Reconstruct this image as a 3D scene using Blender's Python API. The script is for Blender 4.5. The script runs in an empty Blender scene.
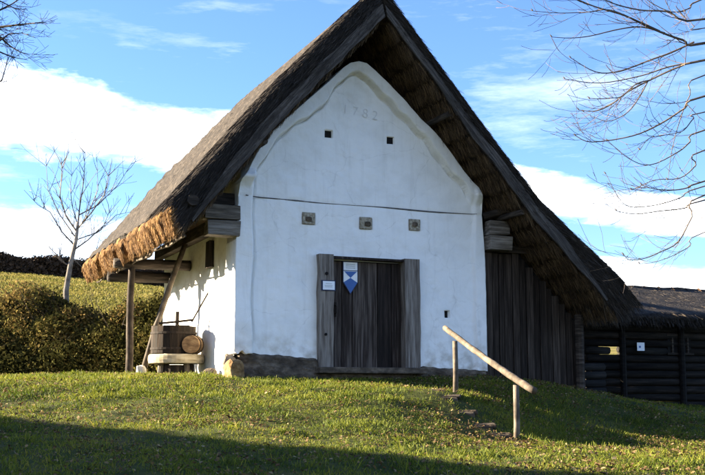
import bpy, math, random
import numpy as np
from mathutils import Vector, Matrix, Euler

# ------------------------------------------------------------------ camera, sky, sun, exposure
scene = bpy.context.scene
col = scene.collection
F, CX, CY, HY = 1073.0, 352.5, 237.5, 390.0          # focal length and centre of a 705 x 475 frame, horizon row
PITCH = math.atan((HY - CY) / F)
EYE = np.array([0.0, 0.0, 1.6])
cam_d = bpy.data.cameras.new('camera')
cam = bpy.data.objects.new('camera', cam_d)
col.objects.link(cam)
cam_d.sensor_width = 36.0
cam_d.lens = 36.0 * F / 705.0
cam_d.clip_start, cam_d.clip_end = 0.1, 6000.0
cam.location = EYE
cam.rotation_euler = (math.pi / 2 + PITCH, 0, 0)
scene.camera = cam

SUN_EL, SUN_A = math.radians(15.5), math.radians(9.0)
TO_SUN = Vector((-math.cos(SUN_EL) * math.cos(SUN_A), math.cos(SUN_EL) * math.sin(SUN_A), math.sin(SUN_EL)))
sun_d = bpy.data.lights.new('sun', 'SUN')
sun_d.energy, sun_d.angle, sun_d.color = 4.4, math.radians(0.5), (1.0, 0.85, 0.62)
sun = bpy.data.objects.new('sun', sun_d)
col.objects.link(sun)
sun.rotation_euler = TO_SUN.to_track_quat('Z', 'Y').to_euler()
sun.location = (-30, 8, 30)

world = bpy.data.worlds.new('World')
scene.world = world
world.use_nodes = True
scene.view_settings.view_transform = 'Standard'
scene.view_settings.look = 'None'
scene.view_settings.gamma = 1.0
scene.view_settings.exposure = 3.22
scene.view_settings.use_curve_mapping = False

def build_sky():
    nt = world.node_tree
    nt.nodes.clear()
    N, L = nt.nodes.new, nt.links.new
    def math_n(op, a, b=None, c=None, clamp=False):
        n = N('ShaderNodeMath'); n.operation = op; n.use_clamp = clamp
        for i, v in enumerate((a, b, c)):
            if v is None: continue
            if isinstance(v, (int, float)): n.inputs[i].default_value = v
            else: L(v, n.inputs[i])
        return n.outputs[0]
    out, bg, sky = N('ShaderNodeOutputWorld'), N('ShaderNodeBackground'), N('ShaderNodeTexSky')
    sky.sky_type = 'NISHITA'
    sky.sun_disc = False
    sky.sun_elevation = SUN_EL
    sky.sun_rotation = math.atan2(TO_SUN.x, TO_SUN.y)
    sky.air_density, sky.dust_density, sky.ozone_density = 1.0, 0.15, 2.2
    tc = N('ShaderNodeTexCoord')
    sep = N('ShaderNodeSeparateXYZ'); L(tc.outputs['Generated'], sep.inputs[0])
    X, Y, Z = sep.outputs
    # clouds are read on a flattened dome, long streaks lying along the horizon
    comb = N('ShaderNodeCombineXYZ')
    L(math_n('MULTIPLY', X, 1.0), comb.inputs[0]); L(math_n('MULTIPLY', Y, 1.0), comb.inputs[1]); L(math_n('MULTIPLY', Z, 3.6), comb.inputs[2])
    n1 = N('ShaderNodeTexNoise'); n1.inputs['Scale'].default_value = 7.0; n1.inputs['Detail'].default_value = 10; n1.inputs['Roughness'].default_value = 0.62
    L(comb.outputs[0], n1.inputs['Vector'])
    n2 = N('ShaderNodeTexNoise'); n2.inputs['Scale'].default_value = 3.3; n2.inputs['Detail'].default_value = 9; n2.inputs['Roughness'].default_value = 0.66
    mp = N('ShaderNodeMapping'); mp.inputs['Rotation'].default_value = (0.0, 0.8, 0.0); mp.inputs['Scale'].default_value = (1.0, 1.0, 1.6); mp.inputs['Location'].default_value = (0.3, 8.1, -4.4)
    L(comb.outputs[0], mp.inputs[0]); L(mp.outputs[0], n2.inputs['Vector'])
    nz = math_n('SUBTRACT', n1.outputs[0], 0.5)
    def band(c0, cx, cxx, h0, hx, gain):
        ctr = math_n('ADD', math_n('MULTIPLY', X, math_n('ADD', math_n('MULTIPLY', X, cxx), cx)), c0)
        half = math_n('MAXIMUM', math_n('ADD', math_n('MULTIPLY', X, hx), h0), 0.012)
        d = math_n('DIVIDE', math_n('SUBTRACT', Z, ctr), half)
        b = math_n('SUBTRACT', 1.0, math_n('MULTIPLY', d, d))
        b = math_n('ADD', b, math_n('MULTIPLY', nz, gain))
        return math_n('MULTIPLY', math_n('ADD', b, 0.25), 0.62, clamp=True)
    b1 = band(0.208, -0.15, -0.12, 0.026, -0.034, 4.6)
    b2 = band(0.110, -0.06, 0.0, 0.025, -0.022, 4.0)
    cirrus = math_n('MULTIPLY', math_n('SUBTRACT', n2.outputs[0], 0.53, clamp=True), 1.1, clamp=True)
    m = math_n('MAXIMUM', math_n('MAXIMUM', b1, b2), cirrus)
    m = math_n('MULTIPLY', m, math_n('MULTIPLY', math_n('ADD', Z, 0.02), 30.0, clamp=True))
    mix = N('ShaderNodeMixRGB'); L(m, mix.inputs[0])
    tint = N('ShaderNodeMixRGB'); tint.blend_type = 'MULTIPLY'; tint.inputs[0].default_value = 1.0; tint.inputs[2].default_value = (.40, .49, .68, 1)   # drier, bluer air
    L(sky.outputs[0], tint.inputs[1]); L(tint.outputs[0], mix.inputs[1])
    cc = N('ShaderNodeMixRGB'); cc.inputs[1].default_value = (2.4, 2.6, 2.9, 1); cc.inputs[2].default_value = (7.5, 7.4, 7.2, 1)
    L(math_n('MULTIPLY', math_n('SUBTRACT', n1.outputs[0], 0.34), 4.5, clamp=True), cc.inputs[0]); L(cc.outputs[0], mix.inputs[2])
    L(mix.outputs[0], bg.inputs[0])
    bg.inputs[1].default_value = 0.06
    L(bg.outputs[0], out.inputs[0])
build_sky()

rng = np.random.default_rng(7)
random.seed(7)

# ------------------------------------------------------------------ where things stand: rays through measured directions
FW = np.array([0, math.cos(PITCH), math.sin(PITCH)]); UP = np.array([0, -math.sin(PITCH), math.cos(PITCH)])
def ray(x, y): return FW + np.array([1.0, 0, 0]) * (x - CX) / F + UP * (CY - y) / F
def at(x, y, depth):
    d = ray(x, y); return EYE + d * depth / d[1]
TH = math.radians(23)
XA = np.array([math.cos(TH), math.sin(TH), 0]); YA = np.array([-math.sin(TH), math.cos(TH), 0])
O = at(238, 368, 18.5)                                  # front left foot of the house
def wor(x, y, z): return O + XA * x + YA * y + np.array([0, 0, z])
def lp(P):
    q = np.asarray(P) - O; return np.array([q @ XA, q @ YA, q[2]])

# ------------------------------------------------------------------ noise helpers (numpy)
def vnoise(p, seed=0):
    p = np.asarray(p, float); i = np.floor(p).astype(np.int64); f = p - i; f = f * f * (3 - 2 * f)
    def h(ix, iy, iz):
        n = (ix * 374761393 + iy * 668265263 + iz * 2147483647 + seed * 1274126177) & 0x7fffffff
        n = ((n ^ (n >> 13)) * 1274126177) & 0x7fffffff
        return ((n ^ (n >> 16)) & 0xffff) / 65535.0
    r = 0
    for a in (0, 1):
        for b in (0, 1):
            for c in (0, 1):
                w = (f[..., 0] if a else 1 - f[..., 0]) * (f[..., 1] if b else 1 - f[..., 1]) * (f[..., 2] if c else 1 - f[..., 2])
                r = r + w * h(i[..., 0] + a, i[..., 1] + b, i[..., 2] + c)
    return r * 2 - 1
def fbm(p, octv=4, seed=0):
    p = np.asarray(p, float); s = 0; a = 1.0; t = 0
    for k in range(octv):
        s = s + a * vnoise(p * 2 ** k + 17.3 * k, seed + k); t += a; a *= 0.5
    return s / t
def sstep(a, b, x):
    t = np.clip((x - a) / (b - a), 0, 1); return t * t * (3 - 2 * t)

# ------------------------------------------------------------------ materials
MATS = {}
def mat(name, stops, scale=(4, 4, 4), detail=6, rough=0.9, bump=0.0, bscale=None, bdist=0.02, rand=0.0, attr=None, amix=0.5, nscale=1.0, spec=0.25, back=0.0, rot=0.0):
    m = bpy.data.materials.new(name); m.use_nodes = True
    nt = m.node_tree; N, L = nt.nodes.new, nt.links.new
    b = nt.nodes['Principled BSDF']
    b.inputs['Roughness'].default_value = rough
    b.inputs['Specular IOR Level'].default_value = spec
    tc = N('ShaderNodeTexCoord')
    mp = N('ShaderNodeMapping'); mp.inputs['Scale'].default_value = scale
    src_v = tc.outputs['Object']
    if rot:
        mr_ = N('ShaderNodeMapping'); mr_.inputs['Rotation'].default_value = (0, rot, 0); L(src_v, mr_.inputs[0]); src_v = mr_.outputs[0]
    L(src_v, mp.inputs[0])
    nz = N('ShaderNodeTexNoise'); nz.inputs['Scale'].default_value = nscale; nz.inputs['Detail'].default_value = detail; nz.inputs['Roughness'].default_value = 0.62
    L(mp.outputs[0], nz.inputs['Vector'])
    fac = nz.outputs[0]
    mr = N('ShaderNodeMapRange'); mr.inputs[1].default_value = 0.28; mr.inputs[2].default_value = 0.72; L(fac, mr.inputs[0]); fac = mr.outputs[0]
    if attr:
        at_n = N('ShaderNodeAttribute'); at_n.attribute_name = attr
        mx = N('ShaderNodeMix'); mx.inputs[0].default_value = amix
        L(fac, mx.inputs[2]); L(at_n.outputs['Fac'], mx.inputs[3]); fac = mx.outputs[0]
    if rand:
        oi = N('ShaderNodeObjectInfo')
        ad = N('ShaderNodeMath'); ad.operation = 'MULTIPLY_ADD'; L(oi.outputs['Random'], ad.inputs[0]); ad.inputs[1].default_value = rand; ad.inputs[2].default_value = -rand / 2
        a2 = N('ShaderNodeMath'); a2.operation = 'ADD'; a2.use_clamp = True; L(fac, a2.inputs[0]); L(ad.outputs[0], a2.inputs[1]); fac = a2.outputs[0]
    cr = N('ShaderNodeValToRGB'); el = cr.color_ramp.elements
    while len(el) < len(stops): el.new(0.5)
    for e, (p, c) in zip(el, stops): e.position = p; e.color = (*c, 1)
    L(fac, cr.inputs[0]); L(cr.outputs[0], b.inputs['Base Color'])
    if bump:
        mp2 = N('ShaderNodeMapping'); mp2.inputs['Scale'].default_value = bscale or scale; L(src_v, mp2.inputs[0])
        n2 = N('ShaderNodeTexNoise'); n2.inputs['Scale'].default_value = 1.0; n2.inputs['Detail'].default_value = 7; L(mp2.outputs[0], n2.inputs['Vector'])
        bp = N('ShaderNodeBump'); bp.inputs['Strength'].default_value = bump; bp.inputs['Distance'].default_value = bdist
        L(n2.outputs[0], bp.inputs['Height']); L(bp.outputs[0], b.inputs['Normal'])
    if back:
        tr = N('ShaderNodeBsdfTranslucent'); L(cr.outputs[0], tr.inputs[0])
        ms = N('ShaderNodeMixShader'); ms.inputs[0].default_value = back
        L(b.outputs[0], ms.inputs[1]); L(tr.outputs[0], ms.inputs[2]); L(ms.outputs[0], nt.nodes['Material Output'].inputs[0])
    MATS[name] = m
    return m

mat('plaster_side', [(0, (.62, .58, .50)), (.5, (.78, .76, .70)), (1, (.82, .81, .77))], (2.2, 2.2, 3), rough=.95, bump=.5, bscale=(14, 14, 14), bdist=.03)
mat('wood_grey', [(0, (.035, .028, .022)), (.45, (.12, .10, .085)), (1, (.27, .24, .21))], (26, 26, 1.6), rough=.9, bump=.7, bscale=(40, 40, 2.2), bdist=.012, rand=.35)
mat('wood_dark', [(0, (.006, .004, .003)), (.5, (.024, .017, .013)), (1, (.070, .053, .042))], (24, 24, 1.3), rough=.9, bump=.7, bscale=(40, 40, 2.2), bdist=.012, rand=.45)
mat('wood_door', [(0, (.006, .004, .003)), (.5, (.028, .019, .015)), (1, (.11, .088, .074))], (26, 26, 1.2), rough=.85, bump=.7, bscale=(42, 42, 2.0), bdist=.01, rand=.5)
mat('keg_wood', [(0, (.05, .028, .013)), (.5, (.15, .09, .045)), (1, (.28, .19, .10))], (6, 6, 16), rough=.85, bump=.6, bscale=(8, 8, 30), bdist=.01)
mat('tub_wood', [(0, (.004, .003, .002)), (.5, (.013, .008, .005)), (1, (.042, .025, .015))], (24, 24, 1.5), rough=.9, bump=.7, bscale=(40, 40, 2.2), bdist=.012, rand=.5)
mat('step_wood', [(0, (.02, .015, .01)), (.5, (.07, .054, .038)), (1, (.17, .135, .095))], (5, 14, 14), rough=.95, bump=.7, bscale=(6, 20, 20), bdist=.015, rand=.3)
mat('log_dark', [(0, (.006, .005, .004)), (.5, (.028, .021, .016)), (1, (.09, .07, .056))], (2.2, 2.2, 20), rough=.92, bump=.7, bscale=(3, 3, 34), bdist=.015, rand=.4)
mat('log_grey', [(0, (.04, .033, .027)), (.5, (.14, .12, .10)), (1, (.27, .245, .22))], (2.0, 6, 22), rough=.9, bump=.7, bscale=(3, 5, 34), bdist=.015, rand=.25)
mat('pole_pale', [(0, (.028, .021, .015)), (.5, (.092, .072, .052)), (1, (.19, .16, .125))], (5, 5, 5), rough=.8, bump=.5, bscale=(30, 30, 6), bdist=.008, rand=.2)
mat('wood_pale', [(0, (.16, .12, .07)), (.5, (.31, .26, .175)), (1, (.42, .37, .28))], (4, 4, 18), rough=.85, bump=.5, bscale=(5, 5, 30), bdist=.008)
for nm_, rt_a in (('verge_left', .86), ('verge_right', -.86)):
    mat(nm_, [(0, (.016, .013, .011)), (.5, (.052, .044, .038)), (1, (.13, .113, .10))], (1.3, 9, 26), detail=9, rough=.9, bump=.8, bscale=(2.5, 20, 44), bdist=.025, rot=rt_a)
mat('thatch_grey', [(0, (.009, .007, .006)), (.5, (.028, .022, .018)), (1, (.075, .061, .050))], (7, 7, 7), detail=9, rough=1, bump=1, bscale=(30, 6, 30), bdist=.05)
mat('thatch_under', [(0, (.010, .006, .004)), (.5, (.040, .025, .013)), (1, (.11, .070, .037))], (9, 5, 9), detail=9, rough=1, bump=1, bscale=(30, 30, 30), bdist=.05)
mat('straw_grey', [(0, (.010, .008, .007)), (.5, (.036, .029, .024)), (1, (.115, .093, .073))], (3, 3, 3), attr='tint', amix=.75, rough=.9)
mat('straw_brown', [(0, (.010, .006, .004)), (.5, (.062, .039, .020)), (1, (.21, .14, .072))], (3, 3, 3), attr='tint', amix=.75, rough=.9)
mat('straw_gold', [(0, (.035, .016, .006)), (.4, (.15, .078, .026)), (1, (.38, .225, .085))], (3, 3, 3), attr='tint', amix=.7, rough=.85)
mat('thatch_gold', [(0, (.016, .008, .003)), (.5, (.11, .055, .018)), (1, (.31, .18, .065))], (4, 30, 4), detail=8, rough=1, bump=1, bscale=(8, 60, 8), bdist=.04, rand=.35)
mat('plinth', [(0, (.03, .023, .017)), (.5, (.085, .065, .047)), (1, (.19, .15, .11))], (5, 5, 9), rough=.95, bump=.8, bscale=(12, 12, 20), bdist=.03)
mat('stone', [(0, (.10, .08, .06)), (.5, (.24, .19, .14)), (1, (.42, .35, .26))], (6, 6, 6), rough=.95, bump=.8, bscale=(18, 18, 18), bdist=.03, rand=.4)
mat('stone_warm', [(0, (.07, .035, .014)), (.5, (.22, .13, .055)), (1, (.38, .26, .13))], (7, 7, 7), rough=.95, bump=.8, bscale=(16, 16, 16), bdist=.03)
mat('stone_white', [(0, (.45, .42, .36)), (1, (.72, .69, .62))], (7, 7, 7), rough=.95, bump=.6, bscale=(16, 16, 16), bdist=.02)
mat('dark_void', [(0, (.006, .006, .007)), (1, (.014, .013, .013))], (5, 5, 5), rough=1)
mat('crack', [(0, (.03, .028, .028)), (.6, (.12, .12, .125)), (1, (.45, .45, .46))], (3.0, 1, 1), rough=1)
mat('beam_end', [(0, (.10, .085, .06)), (.5, (.32, .28, .21)), (1, (.50, .46, .37))], (22, 22, 22), rough=.95, bump=.9, bscale=(30, 30, 30), bdist=.03)
mat('iron', [(0, (.008, .006, .005)), (1, (.03, .021, .016))], (14, 14, 14), rough=.85, spec=.2)
mat('sign_white', [(0, (.66, .67, .66)), (1, (.78, .79, .80))], (8, 8, 8), rough=.45, spec=.4)
mat('sign_blue', [(0, (.012, .075, .27)), (1, (.02, .10, .34))], (8, 8, 8), rough=.4, spec=.4)
mat('sign_dark', [(0, (.010, .016, .05)), (1, (.016, .03, .08))], (8, 8, 8), rough=.5)
mat('sign_grey', [(0, (.24, .27, .27)), (1, (.40, .42, .42))], (20, 20, 20), rough=.6)
mat('paper', [(0, (.74, .77, .82)), (1, (.82, .84, .88))], (8, 8, 8), rough=.7)
mat('engraved', [(0, (.60, .60, .60)), (1, (.80, .80, .79))], (30, 30, 30), rough=1)
mat('bark', [(0, (.016, .012, .009)), (.5, (.045, .034, .026)), (1, (.11, .088, .068))], (9, 9, 5), rough=.95, bump=.5, bscale=(20, 20, 8), bdist=.01)
mat('bark_pale', [(0, (.07, .055, .042)), (.5, (.22, .19, .155)), (1, (.38, .34, .29))], (9, 9, 5), rough=.9, bump=.4, bscale=(20, 20, 8), bdist=.01)
mat('twig_warm', [(0, (.032, .024, .018)), (.5, (.10, .075, .055)), (1, (.21, .165, .125))], (3, 3, 3), rough=.85)
mat('twig_pale', [(0, (.06, .048, .037)), (.5, (.14, .115, .09)), (1, (.25, .21, .17))], (3, 3, 3), rough=.85)
mat('grass_blade', [(0, (.012, .023, .004)), (.28, (.054, .080, .007)), (.60, (.155, .172, .015)), (.85, (.245, .205, .034)), (1, (.26, .185, .07))], (.55, .55, .55), attr='tint', amix=.68, rough=.75, back=.35, nscale=1.0)
mat('meadow', [(0, (.055, .06, .013)), (.5, (.15, .14, .03)), (1, (.27, .205, .065))], (.2, .2, .2), attr='tint', amix=.7, rough=.9, back=.3)
mat('leaf_dry', [(0, (.05, .028, .012)), (.4, (.15, .09, .038)), (.75, (.26, .175, .08)), (1, (.36, .28, .15))], (3, 3, 3), attr='tint', amix=.85, rough=.8, back=.2)
mat('leaf_hedge', [(0, (.013, .014, .006)), (.3, (.042, .042, .014)), (.55, (.105, .092, .028)), (.8, (.18, .125, .046)), (1, (.30, .20, .075))], (.8, .8, .8), attr='tint', amix=.8, rough=1, back=.15, spec=.0)
mat('hedge_far', [(0, (.022, .013, .008)), (.5, (.050, .030, .017)), (1, (.10, .062, .034))], (.5, .5, .5), attr='tint', amix=.6, rough=.95)
mat('earth', [(0, (.018, .012, .008)), (.5, (.05, .035, .022)), (1, (.10, .072, .046))], (4, 4, 4), rough=1, bump=.8, bscale=(18, 18, 18), bdist=.03)
mat('render_wall', [(0, (.5, .47, .40)), (1, (.66, .63, .56))], (2, 2, 2), rough=.95)
mat('log_barn', [(0, (.004, .003, .003)), (.5, (.012, .010, .008)), (1, (.036, .029, .024))], (1.6, 5, 16), rough=.92, bump=.7, bscale=(2, 5, 30), bdist=.02, rand=.5)

def plaster_front():
    m = mat('plaster_front', [(0, (.74, .74, .72)), (.5, (.83, .83, .815)), (1, (.86, .86, .845))], (1.6, 1.6, 2.0), rough=.95, bump=.45, bscale=(9, 9, 11), bdist=.03)
    nt = m.node_tree; N, L = nt.nodes.new, nt.links.new
    b = nt.nodes['Principled BSDF']; src = b.inputs['Base Color'].links[0].from_socket
    # splashed earth at the foot and faint yellowish stains at the head of the gable: dirt with ragged edges
    tc = N('ShaderNodeTexCoord'); sp = N('ShaderNodeSeparateXYZ'); L(tc.outputs['Object'], sp.inputs[0])
    nz = N('ShaderNodeTexNoise'); nz.inputs['Scale'].default_value = 5; nz.inputs['Detail'].default_value = 8; L(tc.outputs['Object'], nz.inputs['Vector'])
    def mr(v, a, b_):
        n = N('ShaderNodeMapRange'); n.inputs[1].default_value = a; n.inputs[2].default_value = b_; L(v, n.inputs[0]); return n.outputs[0]
    def ma(op, a, b_, clamp=False):
        n = N('ShaderNodeMath'); n.operation = op; n.use_clamp = clamp
        for i, v in enumerate((a, b_)):
            if isinstance(v, (int, float)): n.inputs[i].default_value = v
            else: L(v, n.inputs[i])
        return n.outputs[0]
    low = ma('MULTIPLY', mr(sp.outputs[2], .75, .05), mr(nz.outputs[0], .42, .72), True)
    top = ma('MULTIPLY', ma('MULTIPLY', mr(sp.outputs[2], 4.1, 5.6), mr(nz.outputs[0], .45, .7), True), .32)
    m1 = N('ShaderNodeMixRGB'); L(low, m1.inputs[0]); L(src, m1.inputs[1]); m1.inputs[2].default_value = (.36, .31, .24, 1)
    m2 = N('ShaderNodeMixRGB'); L(top, m2.inputs[0]); L(m1.outputs[0], m2.inputs[1]); m2.inputs[2].default_value = (.56, .50, .40, 1)
    mp = N('ShaderNodeMapping'); mp.inputs['Scale'].default_value = (7, 7, .55); L(tc.outputs['Object'], mp.inputs[0])
    ns = N('ShaderNodeTexNoise'); ns.inputs['Scale'].default_value = 1; ns.inputs['Detail'].default_value = 9; ns.inputs['Roughness'].default_value = .7; L(mp.outputs[0], ns.inputs['Vector'])
    m3 = N('ShaderNodeMixRGB'); L(ma('MULTIPLY', mr(ns.outputs[0], .52, .80), .38), m3.inputs[0]); L(m2.outputs[0], m3.inputs[1]); m3.inputs[2].default_value = (.50, .48, .44, 1)   # rain streaks
    vo = N('ShaderNodeTexVoronoi'); vo.feature = 'DISTANCE_TO_EDGE'; vo.inputs['Scale'].default_value = .8
    dn = N('ShaderNodeTexNoise'); dn.inputs['Scale'].default_value = 1.6; dn.inputs['Detail'].default_value = 3; L(tc.outputs['Object'], dn.inputs['Vector'])
    vm = N('ShaderNodeMixRGB'); vm.blend_type = 'ADD'; vm.inputs[0].default_value = .55; L(tc.outputs['Object'], vm.inputs[1]); L(dn.outputs['Color'], vm.inputs[2]); L(vm.outputs[0], vo.inputs['Vector'])
    crk = ma('MULTIPLY', ma('MULTIPLY', mr(vo.outputs['Distance'], .009, .002), mr(ns.outputs[0], .40, .60), True), .20)
    m4 = N('ShaderNodeMixRGB'); L(crk, m4.inputs[0]); L(m3.outputs[0], m4.inputs[1]); m4.inputs[2].default_value = (.25, .24, .23, 1)
    L(m4.outputs[0], b.inputs['Base Color'])
plaster_front()

def ground_mat():
    m = bpy.data.materials.new('ground'); m.use_nodes = True; MATS['ground'] = m
    nt = m.node_tree; N, L = nt.nodes.new, nt.links.new
    b = nt.nodes['Principled BSDF']; b.inputs['Roughness'].default_value = 1; b.inputs['Specular IOR Level'].default_value = .1
    tc = N('ShaderNodeTexCoord')
    def noise(s, d=8, sc=None):
        n = N('ShaderNodeTexNoise'); n.inputs['Scale'].default_value = s; n.inputs['Detail'].default_value = d; n.inputs['Roughness'].default_value = .65
        if sc:
            mp = N('ShaderNodeMapping'); mp.inputs['Scale'].default_value = sc; L(tc.outputs['Object'], mp.inputs[0]); L(mp.outputs[0], n.inputs['Vector'])
        else: L(tc.outputs['Object'], n.inputs['Vector'])
        return n.outputs[0]
    def ramp(f, st):
        c = N('ShaderNodeValToRGB'); e = c.color_ramp.elements
        while len(e) < len(st): e.new(.5)
        for q, (p, k) in zip(e, st): q.position = p; q.color = (*k, 1)
        L(f, c.inputs[0]); return c.outputs[0]
    near = ramp(noise(2.2), [(.3, (.018, .024, .007)), (.5, (.045, .055, .012)), (.7, (.085, .068, .028))])
    far = ramp(noise(.35, 10, (.7, 2.2, 1)), [(.30, (.075, .075, .018)), (.5, (.15, .135, .034)), (.70, (.25, .19, .07))])
    sp = N('ShaderNodeSeparateXYZ'); L(tc.outputs['Object'], sp.inputs[0])
    mr = N('ShaderNodeMapRange'); mr.inputs[1].default_value = 27; mr.inputs[2].default_value = 34; L(sp.outputs[1], mr.inputs[0])
    mx = N('ShaderNodeMixRGB'); L(mr.outputs[0], mx.inputs[0]); L(near, mx.inputs[1]); L(far, mx.inputs[2])
    L(mx.outputs[0], b.inputs['Base Color'])
    bp = N('ShaderNodeBump'); bp.inputs['Strength'].default_value = .7; bp.inputs['Distance'].default_value = .06
    L(noise(11), bp.inputs['Height']); L(bp.outputs[0], b.inputs['Normal'])
ground_mat()

# ------------------------------------------------------------------ mesh helpers
def link(o, parent=None):
    col.objects.link(o)
    if parent: o.parent = parent
    return o
def tag(o, label=None, cat=None, group=None, kind=None):
    if label: o['label'] = label
    if cat: o['category'] = cat
    if group: o['group'] = group
    if kind: o['kind'] = kind
    return o
def empty(name, loc=(0, 0, 0), rz=0.0, parent=None):
    o = bpy.data.objects.new(name, None); o.location = loc; o.rotation_euler = (0, 0, rz); o.empty_display_size = .3
    return link(o, parent)
class MB:
    def __init__(s): s.v, s.f = [], []
    def add(s, vs, fs):
        k = len(s.v); s.v += [tuple(map(float, p)) for p in vs]; s.f += [tuple(i + k for i in f) for f in fs]; return s
    def box(s, c, size, rot=None, jit=0.0):
        hx, hy, hz = (q / 2 for q in size)
        vs = [Vector((a * hx, b * hy, d * hz)) for d in (-1, 1) for b in (-1, 1) for a in (-1, 1)]
        if jit: vs = [v + Vector((random.uniform(-jit, jit) for _ in range(3))) for v in vs]
        if rot is not None: vs = [rot @ v for v in vs]
        return s.add([v + Vector(c) for v in vs], [(0, 2, 3, 1), (4, 5, 7, 6), (0, 1, 5, 4), (2, 6, 7, 3), (0, 4, 6, 2), (1, 3, 7, 5)])
    def tube(s, pts, rad, n=8, cap=True, wob=0.0):
        pts = [Vector(p) for p in pts]
        if not hasattr(rad, '__len__'): rad = [rad] * len(pts)
        k0 = len(s.v); ref = None
        for i, p in enumerate(pts):
            t = (pts[min(i + 1, len(pts) - 1)] - pts[max(i - 1, 0)]).normalized()
            if ref is None: ref = t.orthogonal().normalized()
            ref = (ref - t * ref.dot(t)); ref = ref.normalized() if ref.length > 1e-6 else t.orthogonal().normalized()
            w = t.cross(ref)
            for j in range(n):
                a = 2 * math.pi * j / n; r = rad[i] * (1 + random.uniform(-wob, wob))
                s.v.append(tuple(p + (ref * math.cos(a) + w * math.sin(a)) * r))
        for i in range(len(pts) - 1):
            for j in range(n):
                a, b = k0 + i * n + j, k0 + i * n + (j + 1) % n
                s.f.append((a, b, b + n, a + n))
        if cap:
            s.f.append(tuple(k0 + j for j in range(n))[::-1]); s.f.append(tuple(k0 + (len(pts) - 1) * n + j for j in range(n)))
        return s
    def lathe(s, prof, n=20, M=None):
        k0 = len(s.v)
        for (r, z) in prof:
            for j in range(n):
                a = 2 * math.pi * j / n; p = Vector((r * math.cos(a), r * math.sin(a), z))
                s.v.append(tuple(M @ p if M else p))
        for i in range(len(prof) - 1):
            for j in range(n):
                a, b = k0 + i * n + j, k0 + i * n + (j + 1) % n
                s.f.append((a, b, b + n, a + n))
        s.f.append(tuple(k0 + j for j in range(n))[::-1]); s.f.append(tuple(k0 + (len(prof) - 1) * n + j for j in range(n)))
        return s
    def prism(s, poly, y0, y1):                       # polygon in x,z pushed from y0 to y1
        n = len(poly); k = len(s.v)
        s.v += [(x, y0, z) for x, z in poly] + [(x, y1, z) for x, z in poly]
        s.f.append(tuple(k + i for i in range(n))); s.f.append(tuple(k + n + i for i in range(n))[::-1])
        for i in range(n):
            j = (i + 1) % n; s.f.append((k + j, k + i, k + n + i, k + n + j))
        return s
    def build(s, name, m, parent=None, smooth=False, bevel=0.0):
        me = bpy.data.meshes.new(name); me.from_pydata(s.v, [], s.f); me.update()
        me.materials.append(MATS[m])
        if smooth: me.polygons.foreach_set('use_smooth', [True] * len(me.polygons))
        o = bpy.data.objects.new(name, me); link(o, parent)
        if bevel:
            b = o.modifiers.new('bevel', 'BEVEL'); b.width = bevel; b.segments = 2; b.limit_method = 'ANGLE'
        return o
def np_mesh(name, V, Fq, m, parent=None, tint=None, smooth=False):
    """V (n,3), Fq (k,3 or 4) with numpy; tint one value for each vertex"""
    me = bpy.data.meshes.new(name); k = Fq.shape[1]
    me.vertices.add(len(V)); me.vertices.foreach_set('co', np.ascontiguousarray(V, np.float32).ravel())
    me.loops.add(Fq.size); me.loops.foreach_set('vertex_index', np.ascontiguousarray(Fq, np.int32).ravel())
    me.polygons.add(len(Fq)); me.polygons.foreach_set('loop_start', np.arange(0, Fq.size, k, dtype=np.int32))
    me.polygons.foreach_set('loop_total', np.full(len(Fq), k, np.int32))
    if smooth: me.polygons.foreach_set('use_smooth', np.ones(len(Fq), bool))
    me.update(calc_edges=True)
    if tint is not None:
        a = me.attributes.new('tint', 'FLOAT', 'POINT'); a.data.foreach_set('value', np.ascontiguousarray(tint, np.float32))
    me.materials.append(MATS[m])
    o = bpy.data.objects.new(name, me); return link(o, parent)
def norm(a): return a / np.maximum(np.linalg.norm(a, axis=-1, keepdims=True), 1e-9)
def straws(base, d, length, width, sag=0.0, tint=None):
    """thin three-vertex-pair ribbons; returns verts, quads, tint"""
    n = len(base); d = norm(d); r = norm(rng.normal(size=(n, 3))); w = norm(np.cross(d, r)) * (np.broadcast_to(width, n)[:, None] / 2)
    L = np.broadcast_to(length, n)[:, None]
    mid = base + d * L * .55 + np.array([0, 0, -1]) * sag * L * .25; tip = base + d * L + np.array([0, 0, -1]) * sag * L
    V = np.stack([base - w, base + w, mid + w, mid - w, tip + w * .5, tip - w * .5], 1).reshape(-1, 3)
    k = np.arange(n)[:, None] * 6
    Q = np.concatenate([k + [0, 1, 2, 3], k + [3, 2, 4, 5]], 0)
    t = np.repeat(rng.random(n) if tint is None else tint, 6)
    return V, Q, t
def join(parts):
    V, Q, T, k = [], [], [], 0
    for v, q, t in parts: V.append(v); Q.append(q + k); T.append(t); k += len(v)
    return np.concatenate(V), np.concatenate(Q), np.concatenate(T)
def grid_faces(nu, nv):
    i, j = np.meshgrid(np.arange(nu - 1), np.arange(nv - 1), indexing='ij'); a = (i * nv + j).ravel()
    return np.stack([a, a + nv, a + nv + 1, a + 1], 1)

def rock(c, s, seed, sub=2):
    import bmesh
    bm = bmesh.new(); bmesh.ops.create_icosphere(bm, subdivisions=sub, radius=1)
    P = np.array([v.co[:] for v in bm.verts]); P = np.sign(P) * np.abs(P) ** .62
    P = P * (1 + .20 * fbm(P * 1.5 + seed * 9.7, 3, seed)[:, None]) * np.array(s) + np.array(c)
    fs = [tuple(v.index for v in f.verts) for f in bm.faces]; bm.free()
    return MB().add(P, fs)
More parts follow.
